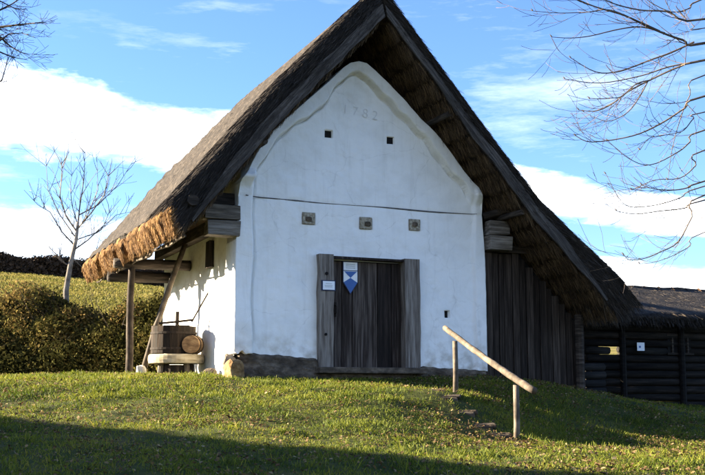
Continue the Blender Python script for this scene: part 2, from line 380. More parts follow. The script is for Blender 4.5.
# ------------------------------------------------------------------ ground
CP = np.array([(0, 0, 0), (-6, 0, 0), (6, 0, -.2), (0, 5, .45), (-5, 5, .45), (5, 5, .35), (0, 9.5, .87), (-3, 9.5, .87), (3, 9.5, .80), (-6, 10, .95), (7, 10, .72),
    (-4.5, 14, 1.32), (-1, 14, 1.33), (.6, 13.6, 1.20), (-1.8, 16.7, 1.69), (-.4, 16.9, 1.68), (-.2, 18.4, 1.73), (-2.3, 19.5, 1.80), (1.0, 17.0, 1.59), (1.54, 16.3, 1.58), (2.07, 13.8, .95), (1.55, 15.2, 1.33), (2.5, 15.0, .93), (.7, 15.4, 1.50),
    (1.0, 12, .98), (2.95, 13, .90), (4.5, 13, .84), (3.4, 19.4, 1.66), (2.7, 18.3, 1.50), (2.9, 16.5, 1.06), (4.4, 18.0, 1.06), (5.2, 20.8, 1.42), (6.36, 23.5, 1.30), (8.4, 26, 1.17), (8, 20, .95), (8, 14, .78),
    (-4.9, 23, 1.86), (-8.5, 26, 1.86), (-7, 18, 1.74), (-10, 20, 1.8), (-3.6, 18.7, 1.86), (-2.6, 17.4, 1.80), (0, 24, 1.9), (0, 30, 1.95), (-12, 30, 1.9), (12, 30, 1.25), (13, 20, .85), (12, 10, .6), (-12, 10, .9), (-13, 0, .1), (13, 0, -.3)], float)
def _tps_fit():
    P = CP[:, :2]; n = len(P); d = np.linalg.norm(P[:, None] - P[None], axis=2)
    K = np.where(d > 0, d * d * np.log(d + 1e-12), 0) + np.eye(n) * .06
    A = np.zeros((n + 3, n + 3)); A[:n, :n] = K; A[:n, n] = 1; A[:n, n + 1:] = P; A[n, :n] = 1; A[n + 1:, :n] = P.T
    return np.linalg.solve(A, np.concatenate([CP[:, 2], np.zeros(3)]))
_W = _tps_fit()
def gz(x, y):
    x = np.asarray(x, float); y = np.asarray(y, float); sh = x.shape
    xc = np.clip(x.ravel(), -13, 13); yc = np.clip(y.ravel(), -3, 31)
    z = _W[-3] + _W[-2] * xc + _W[-1] * yc
    for (px, py, _), w in zip(CP, _W[:-3]):
        r2 = (xc - px) ** 2 + (yc - py) ** 2; z = z + w * .5 * r2 * np.log(r2 + 1e-12)
    X, Y = x.ravel(), y.ravel()
    A = np.clip(11.9 - .095 * (X + 36), 2.5, 17)
    rise = np.clip((Y - 30) / 82, 0, 1); rise = rise * .75 + .25 * rise * rise * (3 - 2 * rise)
    fall = sstep(118, 420, Y)
    z = z + A * rise * (1 - fall) * sstep(-600, -120, X)
    near = sstep(40, 28, Y) * sstep(-30, -16, X) * sstep(30, 16, X)
    z = z + near * (.030 * fbm(np.stack([X * .9, Y * .9, X * 0], 1), 3, 5) + .034 * fbm(np.stack([X * 2.6, Y * 2.6, X * 0], 1), 2, 6)) + (1 - near) * .25 * fbm(np.stack([X * .11, Y * .11, X * 0], 1), 3, 8) * sstep(34, 50, np.hypot(X, Y))
    return z.reshape(sh)
def lines(lo, hi, step, far, grow=1.32):
    c = list(np.arange(lo, hi + 1e-6, step)); s = step; v = hi
    while v < far: s *= grow; v += s; c.append(v)
    s = step; v = lo; pre = []
    while v > -far: s *= grow; v -= s; pre.append(v)
    return np.array(pre[::-1] + c)
gx, gy = lines(-13, 13, .16, 3000), lines(-2, 31, .16, 3000)
# a tighter set of rows over the hillside keeps its crest clean
gy = np.unique(np.concatenate([gy, np.arange(32, 130, 2.0)])); gx = np.unique(np.concatenate([gx, np.arange(-90, -13, 3.0), np.arange(14, 60, 3.0)]))
GX, GY = np.meshgrid(gx, gy, indexing='ij')
V = np.stack([GX, GY, gz(GX, GY)], 2).reshape(-1, 3)
tag(np_mesh('ground', V, grid_faces(len(gx), len(gy)), 'ground', smooth=True), kind='structure')

# ------------------------------------------------------------------ the press house
house = empty('press_house', O, TH)
tag(house, 'white plastered house with tall curved gable under a steep thatched roof', 'house')

XS, ZS = zip(*[(-.10, 2.2), (-.075, 3.15), (-.04, 3.27), (.10, 3.45), (.15, 3.56), (.30, 3.86), (.49, 4.15), (.82, 4.46), (1.23, 4.85), (1.6, 5.2), (1.9, 5.51), (2.03, 5.61), (2.2, 5.66), (2.36, 5.64), (2.49, 5.55), (2.62, 5.45),
    (2.75, 5.35), (3.1, 5.05), (3.48, 4.68), (3.62, 4.58), (3.88, 4.35), (4.15, 4.04), (4.37, 3.76), (4.55, 3.57), (4.69, 3.46), (4.78, 3.2), (4.86, 2.2)])
def ztop(x): return np.interp(x, XS, ZS)
def zfoot(x): return .25 - .058 * x + .006 * np.sin(x * 3.1) + .005 * np.sin(x * 11) + .006 * np.sin(x * 29)
HOLES = [(1.58, 1.735, 4.19, 4.335), (2.83, 2.985, 4.185, 4.33), (3.98, 4.10, .96, 1.10)]
PLUGS = [(1.15, 1.40, 2.56, 2.78), (2.27, 2.52, 2.54, 2.765), (3.27, 3.50, 2.57, 2.79)]
DOOR = (1.66, 3.14, -.05, 1.96)
def axis_lines(lo, hi, step, marks):
    c = np.arange(lo, hi + 1e-6, step); ms = np.array(sorted(set(marks)))
    c = c[np.all(np.abs(c[:, None] - ms[None]) > step * .45, axis=1)]
    return np.sort(np.concatenate([c, ms]))
cuts = HOLES + PLUGS + [DOOR]
ux = axis_lines(-.10, 4.86, .02, [-.10, 4.86] + [q for h in cuts for q in h[:2]])
uz = axis_lines(-.10, 5.70, .02, [q for h in cuts for q in h[2:]])
def wall_out(x, z):
    """how far the plaster stands proud of the wall plane (towards the street is negative y)"""
    zt = ztop(x)
    slope = np.interp(x, [-.1, .1, .5, 1.9, 2.2, 2.5, 4.4, 4.8], [3, 1.6, .95, .95, .1, .9, .95, 3])
    d = (zt - z) / np.sqrt(1 + slope ** 2)
    wave = .028 * np.sin(x * 5 + 1) + .025 * np.sin(z * 7) + .015 * np.sin(x * 17)
    band = sstep(.215 + wave, .190 + wave, d) * sstep(3.1, 3.35, z); groove = np.exp(-((d - .226 - wave) / .017) ** 2) * sstep(3.2, 3.4, z)
    pil_l = sstep(.30 + .02 * np.sin(z * 4), .235 + .02 * np.sin(z * 4), x + .05) * sstep(3.5, 3.3, z)
    pil_r = sstep(4.60 + .015 * np.sin(z * 5), 4.66 + .015 * np.sin(z * 5), x) * sstep(3.5, 3.3, z)
    gl = np.exp(-((x + .05 - .295 - .02 * np.sin(z * 4)) / .016) ** 2) * sstep(3.5, 3.3, z) * sstep(.3, .8, z)
    o = .15 * np.clip(band, 0, 1) + .14 * pil_l + .06 * pil_r - .11 * groove - .09 * gl
    o = o + .05 * sstep(2.2, 0, z) + .05 * sstep(2.2, 0, z) * pil_l
    p = np.stack([x * 1.3, z * 1.3, x * 0], -1)
    o = o + .030 * fbm(p, 4, 3) + .010 * fbm(p * 6, 3, 9)
    o = o - .012 * np.exp(-((z - 2.97 + .008 * (x - 2)) / .03) ** 2)
    return o
WX, WZ = np.meshgrid(ux, uz, indexing='ij')
ZT = ztop(WX); Zc = np.minimum(WZ, ZT); zf = zfoot(WX)
foot = np.where((WX < .16), .26 + .03 * np.sin(WX * 40), zf); Zc = np.maximum(Zc, foot)
Zc = np.where((WX > DOOR[0] - .02) & (WX < DOOR[1] + .02), np.maximum(np.minimum(WZ, ZT), -.05), Zc)
YW = -wall_out(WX, Zc)
batter = -.05 * (1 - WZ / 3) * np.clip(1 - WX / .5, 0, 1) * (WZ < 3) - .02 * (1 - WZ / 3) * np.clip((WX - 4.36) / .5, 0, 1) * (WZ < 3)
WV = np.stack([WX + batter, YW, Zc], 2)
quads = []
nu, nv = WX.shape
mx = (ux[:-1] + ux[1:]) / 2; mz = (uz[:-1] + uz[1:]) / 2
keep = np.ones((nu - 1, nv - 1), bool)
for (a, b, c, d) in cuts: keep &= ~(((mx > a) & (mx < b))[:, None] & ((mz > c) & (mz < d))[None, :])
zz = Zc
flat = (np.abs(zz[:-1, 1:] - zz[:-1, :-1]) < 1e-6) & (np.abs(zz[1:, 1:] - zz[1:, :-1]) < 1e-6)
keep &= ~flat
GF = grid_faces(nu, nv).reshape(nu - 1, nv - 1, 4)[keep]
WVf = WV.reshape(-1, 3)
# rim: outline edges run back 0.45 m so that the gable has its thickness
edges = {}
for f in GF:
    for i in range(4):
        a, b = int(f[i]), int(f[(i + 1) % 4])
        if (b, a) in edges: edges.pop((b, a))
        else: edges[(a, b)] = 1
extra, rim, idx = [], [], {}
def back_of(a):
    if a not in idx:
        idx[a] = len(WVf) + len(extra); p = WVf[a]; extra.append((p[0], .45, p[2]))
    return idx[a]
for (a, b) in edges:
    if np.linalg.norm(WVf[a] - WVf[b]) < 1e-7: continue
    rim.append((b, a, back_of(a), back_of(b)))
VV = np.concatenate([WVf, np.array(extra)])
gw = np_mesh('gable_wall', VV, np.concatenate([GF, np.array(rim)]), 'plaster_front', house, smooth=True)
for i, (a, b, c, d) in enumerate(HOLES):
    MB().box(((a + b) / 2, .085, (c + d) / 2), (b - a + .02, .02, d - c + .02)).build('vent_shade_panel', 'dark_void', gw)  # shallow near-black panel, paints the shade inside each hole
for (a, b, c, d) in PLUGS:
    w, h = b - a - .012, d - c - .012
    be = MB().box(((a + b) / 2, .055, (c + d) / 2), (w, .18, h), jit=.006).build('beam_end', 'beam_end', gw, bevel=.012)
    rock(((a + b) / 2 + random.uniform(-.02, .02), -.036, (c + d) / 2 + random.uniform(-.02, .02)), (w * .26, .022, h * .22), int(a * 10), 2).build('carved_boss', 'plinth', be, smooth=True)
MB().tube([(x, -.018 - .02 * (x < .4) - float(wall_out(np.array([x]), np.array([2.975]))[0]) + .012, 2.985 - .006 * x + .006 * math.sin(3 * x)) for x in np.arange(.05, 4.84, .16)],
          [.010 + .005 * math.sin(x * 2.3) * (x > 1) for x in np.arange(.05, 4.84, .16)], 6).build('tie_rod', 'crack', gw)
# incised date, four faint marks cut in the plaster
def font_mesh(txt, size, name, m, parent, M):
    cu = bpy.data.curves.new(name, 'FONT'); cu.body = txt; cu.size = size; cu.extrude = .002; cu.align_x = 'CENTER'
    cu.space_character = 1.35; cu.offset = -.004
    t = bpy.data.objects.new(name + '_tmp', cu); col.objects.link(t)
    dg = bpy.context.evaluated_depsgraph_get(); me = bpy.data.meshes.new_from_object(t.evaluated_get(dg))
    bpy.data.objects.remove(t); me.materials.clear(); me.materials.append(MATS[m]); me.name = name
    o = bpy.data.objects.new(name, me); link(o, parent); o.matrix_local = M
    return o
for q, ch in enumerate('1782'):
    x = 1.98 + q * .20
    font_mesh(ch, .25, 'digit', 'engraved', gw, Matrix.Translation((x, -float(wall_out(np.array([x]), np.array([4.7]))[0]) - .010, 4.68 - .02 * q)) @ Euler((math.pi / 2 + .02, .10, 0)).to_matrix().to_4x4())

# side, back and inner walls
IL = [(2.33, 6.30), (1.34, 5.24), (.37, 4.19), (-.34, 3.32), (-.87, 2.66), (-1.24, 2.24)]
OL = [(2.21, 6.82), (1.85, 6.42), (1.34, 5.86), (.37, 4.81), (-.34, 3.95), (-.87, 3.29), (-1.42, 2.66)]
IR = [(2.33, 6.30), (3.33, 5.16), (4.0, 4.30), (4.7, 3.54), (5.41, 2.72), (6.57, 1.66), (7.15, 1.05)]
OR = [(2.21, 6.82), (2.52, 6.50), (3.05, 5.88), (4.10, 4.66), (4.82, 3.84), (5.44, 3.15), (6.42, 2.36), (7.17, 1.80), (7.62, 1.32)]
def ziL(x): return np.interp(x, [p[0] for p in IL[::-1]], [p[1] for p in IL[::-1]])
def ziR(x): return np.interp(x, [p[0] for p in IR], [p[1] for p in IR])
sy, sz = np.arange(.02, 5.74, .06), np.arange(-.3, 3.61, .06)
SY, SZ = np.meshgrid(sy, sz, indexing='ij')
pn = np.stack([SY * 1.2, SZ * 1.2, SY * 0 + 4], 2)
SX = -(.025 * fbm(pn, 4, 21) + .010 * fbm(pn * 5, 3, 22) + .07 * sstep(1.6, 0, SZ))
V1 = np.stack([SX, SY, SZ], 2).reshape(-1, 3); V2 = np.stack([np.full_like(SX, .45), SY, SZ], 2).reshape(-1, 3)
F1 = grid_faces(*SX.shape)[:, ::-1]
np_mesh('side_wall', V1, F1, 'plaster_side', house, smooth=True)
b = MB()
b.prism([(.42, -.4), (4.4, -.4), (4.4, 3.7), (2.33, 6.2), (.42, 4.1)], 5.4, 5.74)
b.build('rear_wall', 'plaster_side', house)
MB().box((.225, 5.57, 1.6), (.40, .335, 3.8)).build('rear_wall', 'plaster_side', house)
MB().box((4.62, 2.93, 1.6), (.40, 4.9, 3.7)).build('inner_wall', 'plaster_side', house)

# plinth of rough field stones with an earthen face
plinth = MB()
xs = np.arange(-.02, 4.92, .05); ring = []
zr = np.linspace(0, 1, 16)
for i, x in enumerate(xs):
    x = x * .985
    t = float(zfoot(np.array([x]))[0]) + .004 * math.sin(x * 9)
    if 1.42 < x < 3.44: t = min(t, .02)
    q = np.stack([np.full(16, x) * 2.2, (t - zr * .9) * 4.5, zr * 0], 1)
    oo = -.115 - .05 * zr - .045 * fbm(q, 4, 12) - .02 * fbm(q * 5, 2, 13)
    ring.append([(x, .3, t + .02), (x, -.05, t + .01)] + [(x, float(o_), t - .03 - .75 * float(z_)) for o_, z_ in zip(oo, zr)] + [(x, .3, t - .8)])
k = len(ring[0]); plinth.add([p for r in ring for p in r], [(i * k + j, (i + 1) * k + j, (i + 1) * k + (j + 1) % k, i * k + (j + 1) % k) for i in range(len(ring) - 1) for j in range(k)])
plinth.add(ring[0], [tuple(range(k))]); plinth.add(ring[-1], [tuple(range(k))[::-1]])
pl = plinth.build('plinth', 'plinth', house)
MB().box((2.43, -.20, -.03), (2.10, .24, .11), jit=.010).build('threshold', 'plinth', house, bevel=.02)

# door: wide weathered jambs, thin lintel, six planks set back in the opening
def plank(cx, y, z0, z1, w, t, m, name, parent, jag=.012):
    n = 6; b = MB(); vs = []
    for i in range(n + 1):
        z = z0 + (z1 - z0) * i / n; dl, dr = random.uniform(-jag, jag) * .6, random.uniform(-jag, jag) * .6
        vs += [(cx - w / 2 + dl, y, z), (cx + w / 2 + dr, y, z), (cx + w / 2 + dr, y + t, z), (cx - w / 2 + dl, y + t, z)]
    fs = [(4 * i + j, 4 * i + (j + 1) % 4, 4 * i + 4 + (j + 1) % 4, 4 * i + 4 + j) for i in range(n) for j in range(4)]
    b.add(vs, fs + [(3, 2, 1, 0), (4 * n, 4 * n + 1, 4 * n + 2, 4 * n + 3)])
    return b.build(name, m, parent)
door = empty('door', (0, 0, 0), 0, house)
wd = [.25, .21, .27, .23, .28, .21]; x = 1.69
for i, w in enumerate(wd):
    plank(x + w / 2, .045 + random.uniform(0, .02), .03, 1.93, w - .012, .05, 'wood_door', 'plank', door, .006); x += w
MB().box((2.42, .14, .97), (1.52, .02, 1.96)).build('door_back', 'dark_void', door)
MB().tube([(1.80, .02, .98), (1.80, -.03, .99), (1.80, -.03, 1.12), (1.80, .02, 1.13)], .012, 6).build('handle', 'iron', door)
MB().box((1.80, .03, 1.055), (.05, .012, .26)).build('lock_plate', 'iron', door)
j1 = plank(1.575, -.135, .02, 2.03, .275, .30, 'wood_grey', 'door_jamb', house, .022)
j2 = plank(3.275, -.135, .00, 2.02, .30, .30, 'wood_grey', 'door_jamb', house, .022)
MB().tube([(1.57, -.150, 1.68), (1.57, -.132, 1.68)], .03, 10).build('knot_hole', 'dark_void', j1)
MB().tube([(1.56, -.150, .60), (1.56, -.132, .60)], .026, 10).build('knot_hole', 'dark_void', j1)
MB().box((2.42, -.02, 1.985), (1.40, .17, .045), jit=.006).build('lintel', 'wood_door', house)

# log ends and wall plates between wall head and thatch
for (z0, z1, xe) in ((2.53, 2.785, -.70), (2.24, 2.515, -.64)):
    MB().box(((xe - .02) / 2 - .01, -.08, (z0 + z1) / 2), (abs(xe) - .06, .26, z1 - z0), jit=.014).build('wall_plate', 'log_grey', house, bevel=.012)
MB().box((-.42, .10, 2.92), (.66, .24, .20), jit=.02).build('wall_plate', 'log_dark', house, bevel=.012)
for (z0, z1, xe) in ((2.57, 2.83, 5.34), (2.29, 2.555, 5.40)):
    MB().box(((4.90 + xe) / 2, -.08, (z0 + z1) / 2), (xe - 4.90, .24, z1 - z0), jit=.014).build('wall_plate', 'log_grey', house, bevel=.012)
MB().tube([(4.86, -.02, 2.93), (5.3, -.3, 3.06), (5.55, -.5, 3.12)], [.075, .07, .065], 8).build('tie_pole', 'log_dark', house)
MB().box((-.13, 2.95, 2.62), (.20, 5.6, .24), jit=.01).build('wall_plate', 'log_dark', house, bevel=.012)
MB().box((-.045, 1.75, 2.16), (.10, .28, .50), jit=.008).build('hatch', 'wood_dark', house)

# post, cross logs and leaning brace at the open side bay
MB().tube([(-1.2 + .01 * math.sin(i), 3.34, -.35 + i * .35) for i in range(8)], [.078, .076, .073, .075, .07, .069, .067, .068], 10, wob=.03).build('post', 'bark', house, smooth=True)
MB().tube([(-1.55, 3.34, 2.10), (-.9, 3.36, 2.11), (-.02, 3.36, 2.12)], [.10, .105, .11], 10, wob=.04).build('cross_beam', 'log_dark', house, smooth=True)
MB().tube([(-1.35, 5.1, 2.02), (-.8, 5.1, 2.03), (-.02, 5.1, 2.04)], [.12, .125, .12], 10, wob=.04).build('cross_beam', 'log_dark', house, smooth=True)
MB().tube([(-.98, 2.9, 2.28), (-.95, 4.2, 2.30), (-.95, 6.2, 2.32)], [.10, .10, .095], 10, wob=.04).build('eave_plate', 'log_dark', house, smooth=True)
MB().tube([(-1.02, 3.0, -.15), (-.78, 3.0, .78), (-.46, 3.0, 1.8), (-.13, 3.0, 2.75)], [.062, .06, .055, .05], 8).build('brace', 'pole_pale', house, smooth=True)

# lean-to on the right: upright boards, each its own
lean = empty('lean_to_wall', (0, 0, 0), 0, house)
x = 4.93; i = 0
while x < 7.05:
    w = random.uniform(.12, .19); top = min(2.27, float(ziR(x + w)) - .14)
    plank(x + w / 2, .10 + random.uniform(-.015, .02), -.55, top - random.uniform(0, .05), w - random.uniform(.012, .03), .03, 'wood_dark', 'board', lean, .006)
    x += w; i += 1
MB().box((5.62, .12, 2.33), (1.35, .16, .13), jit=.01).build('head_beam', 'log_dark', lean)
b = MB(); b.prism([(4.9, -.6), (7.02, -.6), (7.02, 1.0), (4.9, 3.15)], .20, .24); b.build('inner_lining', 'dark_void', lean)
b = MB(); b.box((7.08, 3.0, .1), (.05, 5.6, 1.9)); b.build('side_boards', 'wood_dark', lean)
MB().tube([(7.0, .02, -.7), (7.0, .02, 1.1)], .085, 8).build('corner_post', 'log_dark', lean)

# thatch
YB, YF = 7.75, -1.0
roof = empty('thatched_roof', (0, 0, 0), 0, house)
def resample(P, n):
    P = np.array(P); s = np.concatenate([[0], np.cumsum(np.linalg.norm(np.diff(P, axis=0), axis=1))]); t = np.linspace(0, s[-1], n)
    return np.stack([np.interp(t, s, P[:, 0]), np.interp(t, s, P[:, 1])], 1)
def slab(outer, inner, name, side):
    n = 90; Yn = np.linspace(YF, YB, 110)
    A, B = resample(outer, n), resample(inner, n)
    nrm = norm(np.stack([-np.gradient(A[:, 1]) * side, np.gradient(A[:, 0]) * side], 1))
    s = np.linspace(0, 1, n)
    def surf(P, amp, saw, seed, sgn):
        G = np.zeros((n, len(Yn), 3)); G[:, :, 0] = P[:, 0:1]; G[:, :, 2] = P[:, 1:2]; G[:, :, 1] = Yn[None]
        q = np.stack([G[:, :, 0] * 1.6, G[:, :, 1] * 1.1, G[:, :, 2] * 1.6], 2)
        d = amp * fbm(q, 4, seed) + amp * .6 * fbm(q * 6, 2, seed + 5)
        if saw: d = d - saw * ((s[:, None] * 17 + .25 * fbm(q * .7, 2, 40)) % 1.0)
        d[0] = 0
        G[:, :, 0] += nrm[:, 0:1] * d * sgn; G[:, :, 2] += nrm[:, 1:2] * d * sgn
        return G
    So, Si = surf(A, .045, .05, 50, 1), surf(B, .03, .13, 60, -1)
    Si[:, 0, :] = np.stack([B[:, 0], np.full(n, YF), B[:, 1]], 1)
    m = len(Yn); V = np.concatenate([So.reshape(-1, 3), Si.reshape(-1, 3)]); k = n * m
    Fo = grid_faces(n, m); Fi = Fo[:, ::-1] + k
    i = np.arange(n - 1) * m
    capf = np.stack([i, i + m, i + m + k, i + k], 1); capb = np.stack([i + m - 1, i + k + m - 1, i + m + k + m - 1, i + m + m - 1], 1)
    j = np.arange(m - 1) + (n - 1) * m
    ev = np.stack([j, j + 1, j + 1 + k, j + k], 1)
    o = np_mesh(name, V, np.concatenate([Fo, Fi, capf, capb, ev]), 'thatch_grey', roof, smooth=False)
    o.data.materials.append(MATS['thatch_under'])
    mi = np.zeros(len(o.data.polygons), np.int32); mi[len(Fo):len(Fo) + len(Fi)] = 1
    o.data.polygons.foreach_set('material_index', mi)
    return A, B, nrm
AL, BL, NL = slab(OL, IL, 'thatch_slope', -1)
AR, BR, NR = slab(OR, IR, 'thatch_slope', 1)

def pick(P, t):
    n = len(P); u = np.clip(t, 0, 1) * (n - 1); i = np.minimum(u.astype(int), n - 2); f = (u - i)[:, None]
    return P[i] * (1 - f) + P[i + 1] * f, norm(P[i + 1] - P[i])
def xyz(p, y): return np.stack([p[:, 0], y, p[:, 1]], 1)
parts_g, parts_b = [], []
for (A, B, side) in ((AL, BL, -1), (AR, BR, 1)):
    # straw lying on the slope close to the verge, its ends breaking the outline
    n = 14000; t = rng.random(n); pa, d = pick(A, t); y = YF - .02 + rng.random(n) ** 2 * 1.6
    nd = np.stack([-d[:, 1], d[:, 0]], 1) * side
    base = xyz(pa + nd * (rng.random(n)[:, None] * .03 - .01), y)
    dirs = xyz(d, np.zeros(n)) + xyz(nd, np.zeros(n)) * rng.uniform(-.05, .13, n)[:, None] + np.array([0, -1, 0]) * rng.normal(0, .10, n)[:, None]
    parts_g.append(straws(base, dirs, rng.uniform(.10, .30, n), rng.uniform(.004, .009, n), .04))
    # the verge face: ends and stems of the bundles
    n = 13000; t = rng.random(n); pa, d = pick(A, t); pb, _ = pick(B, t); u = rng.random(n)[:, None] ** 1.3
    base = xyz(pa * (1 - u) + pb * u, np.full(n, YF) - rng.random(n) * .035)
    dirs = xyz(d, np.zeros(n)) + rng.normal(0, .13, (n, 3)) + np.array([0, -.10, 0])
    parts_g.append(straws(base, dirs, rng.uniform(.10, .26, n), rng.uniform(.004, .009, n), .03, np.clip(rng.normal(.40, .2, n), 0, 1)))
    # the underside: courses of stems, butts hanging free
    n = 26000; t = np.floor(rng.random(n) * 17 + .999) / 17 - rng.random(n) ** 2 * .03; pb, d = pick(B, t); y = YF + .03 + rng.random(n) ** 1.6 * 3.2
    nd = np.stack([d[:, 1], -d[:, 0]], 1) * side
    base = xyz(pb + nd * rng.uniform(-.02, .05, n)[:, None] - d * .06, y)
    dirs = xyz(d, np.zeros(n)) + xyz(nd, np.zeros(n)) * rng.uniform(.05, .40, n)[:, None] + np.array([0, 1, 0]) * rng.normal(0, .15, n)[:, None]
    parts_b.append(straws(base, dirs, rng.uniform(.08, .22, n), rng.uniform(.004, .009, n), .12))
# shaggy fringe along the right-hand eave and its verge foot
n = 7000; y = rng.uniform(YF - .02, YB, n); y[:4200] = YF - .05 + rng.random(4200) ** 1.5 * 2.5; t = rng.uniform(.86, 1, n); u = rng.random(n)[:, None]
pa, d = pick(AR, t); pb, _ = pick(BR, t)
base = xyz(pa * (1 - u) + pb * u, y); dirs = xyz(d, np.zeros(n)) + rng.normal(0, .14, (n, 3)) + np.array([0, 0, -.25])
parts_g.append(straws(base, dirs, rng.uniform(.12, .34, n), rng.uniform(.004, .010, n), .25))
for nm, prt, m in (('loose_straw', parts_g, 'straw_grey'), ('underside_straw', parts_b, 'straw_brown')):
    V, Q, T = join(prt); tag(np_mesh(nm, V, Q, m, roof, T), kind='stuff')
# weathered verge boards that hold the thatch at the gable
def verge_board(B, A, t0, t1, w0, w1, lift, y0, name, m):
    ts = np.linspace(t0, t1, 26); pb, d = pick(B, ts); pa, _ = pick(A, ts)
    up = norm(pa - pb); b = MB(); vs = []
    for i in range(26):
        wob = .012 * math.sin(i * 1.7) + random.uniform(-.008, .008); tp_ = 1 - .8 * max(0.0, (i / 25 - .72) / .28) ** 1.5; lo, hi = pb[i] + up[i] * (w0 + wob), pb[i] + up[i] * (w0 + (w1 - w0) * tp_ + wob + .01 * math.sin(i))
        y = y0 + .01 * math.sin(i * .9)
        vs += [(lo[0], y, lo[1]), (hi[0], y, hi[1]), (hi[0], y + .035, hi[1]), (lo[0], y + .035, lo[1])]
    b.add(vs, [(4 * i + j, 4 * i + (j + 1) % 4, 4 * i + 4 + (j + 1) % 4, 4 * i + 4 + j) for i in range(25) for j in range(4)] + [(3, 2, 1, 0), (100, 101, 102, 103)])
    return b.build(name, m, roof)
verge_board(BL, AL, .006, .97, -.04, .20, 0, YF - .060, 'verge_board', 'verge_left')
verge_board(BR, AR, .006, .95, -.02, .19, 0, YF - .066, 'verge_board', 'verge_right')
MB().tube([(-1.13, YF - .13, 2.66), (-1.13, YF + .6, 2.66)], [.095, .10], 12, wob=.08).build('purlin_end', 'log_dark', roof)
for t in (.30, .62):
    for (B, side) in ((BL, -1), (BR, 1)):
        p, d = pick(B, np.array([t])); q = p[0] + np.array([d[0][1], -d[0][0]]) * side * .07
        MB().tube([(q[0], YF + .05, q[1]), (q[0], 1.0, q[1])], .055, 8).build('purlin', 'log_dark', roof)
# eave bundles on the sunny side, butt ends outward
y = YF + .02; i = 0
ax_ = np.array([-.56, 0, -.65]); ax_ /= np.linalg.norm(ax_)
while y < YB - .15:
    w = random.uniform(.26, .46); c = np.array([-1.37, y + w / 2, 2.345]); tdir = np.array([.24, 0, -.62]); hth = .25 * random.uniform(.86, 1.06)
    tdir = tdir / np.linalg.norm(tdir); push = random.uniform(-.01, .10); skew = random.uniform(-.10, .16)
    rings = []
    for (s_, k_) in ((-.55, .45), (-.25, .72), (-.10, 1.0), (-.02, .95), (.03, .78), (.06, .5), (.065, .05)):
        r = []
        for a in np.linspace(0, 2 * math.pi, 20, endpoint=False):
            ca, sa = math.cos(a), math.sin(a); ca, sa = math.copysign(abs(ca) ** .75, ca), math.copysign(abs(sa) ** .6, sa)
            jj = 1 + random.uniform(-.035, .035)
            r.append(c + ax_ * (s_ + push + random.uniform(-.008, .008)) + np.array([0, 1, 0]) * (ca * w * .5 * k_ * jj + sa * skew * k_) + tdir * sa * hth * k_ * jj)
        rings.append(r)
    b = MB(); k = 20
    b.add([p for r in rings for p in r], [(m * k + q, m * k + (q + 1) % k, (m + 1) * k + (q + 1) % k, (m + 1) * k + q) for m in range(6) for q in range(k)])
    bo = b.build('straw_bundle', 'thatch_gold', roof)
    n = 230; uy, ut = rng.uniform(-.36, .36, n), rng.uniform(-.95, .7, n)
    base = c + ax_ * (push + .055 * np.sqrt(np.clip(1 - (uy / .5) ** 2, 0, 1))[:, None]) + np.array([0, 1, 0]) * (uy * w + ut * skew)[:, None] + tdir * (ut * hth)[:, None]
    dirs = ax_ * rng.uniform(.1, .5, n)[:, None] + tdir * .9 + np.array([0, 1, 0]) * (rng.normal(0, .10, n) + skew * 2)[:, None]
    V, Q, T = straws(base, dirs, rng.uniform(.03, .10, n), rng.uniform(.003, .006, n), .05)
    tag(np_mesh('bundle_straw', V, Q, 'straw_gold', bo, T), kind='stuff')
    y += w * random.uniform(1.04, 1.22); i += 1
# a rope of twisted straw that binds the eave
MB().tube([(-1.20 + .02 * math.sin(q * 1.3), YF + .1 + q * .55, 2.10 + .025 * math.sin(q * 2.1)) for q in range(16)], .022, 6).build('binding_pole', 'pole_pale', roof)

# ------------------------------------------------------------------ signs on the door
HM = Matrix.Translation(O) @ Matrix.Rotation(TH, 4, 'Z')
shield = empty('shield_plaque', HM @ Vector((2.095, .02, 1.36)), TH)
tag(shield, 'blue and white pointed shield plaque on the dark door', 'plaque')
def flat(poly, y0, y1, name, m, parent): return MB().prism(poly, y0, y1).build(name, m, parent)
W, H = .135, .56
flat([(-W - .012, .19), (0, -.025), (W + .012, .19), (W + .012, H + .01), (-W - .012, H + .01)], -.004, .010, 'backing', 'sign_dark', shield)
flat([(-W, .20), (0, -.005), (W, .20), (W, .40), (-W, .40)], -.008, -.0045, 'field', 'sign_white', shield)
flat([(0, -.002), (W * .98, .195), (0, .275), (-W * .98, .195)][::1], -.012, -.0085, 'emblem', 'sign_blue', shield)
flat([(0, .275), (W * .92, .392), (-W * .92, .392)], -.012, -.0085, 'emblem', 'sign_blue', shield)
flat([(-W, .415), (W, .415), (W, H), (-W, H)], -.008, -.0045, 'caption', 'sign_white', shield)
for z in (.45, .485, .515): flat([(-.09, z), (.09, z), (.09, z + .012), (-.09, z + .012)], -.011, -.0085, 'caption_line', 'sign_grey', shield)
note = empty('paper_notice', HM @ Vector((1.605, -.150, 1.37)), TH)
tag(note, 'small white paper notice in dark frame on the left door jamb', 'notice')
flat([(-.135, 0), (.135, 0), (.135, .19), (-.135, .19)], 0, .016, 'frame', 'sign_dark', note)
flat([(-.11, .02), (.115, .02), (.115, .172), (-.11, .172)], -.004, -.0005, 'sheet', 'paper', note)
for z, w in ((.065, .07), (.09, .075), (.125, .06)): flat([(-w, z), (w, z), (w, z + .008), (-w, z + .008)], -.0065, -.0045, 'text_line', 'sign_grey', note)

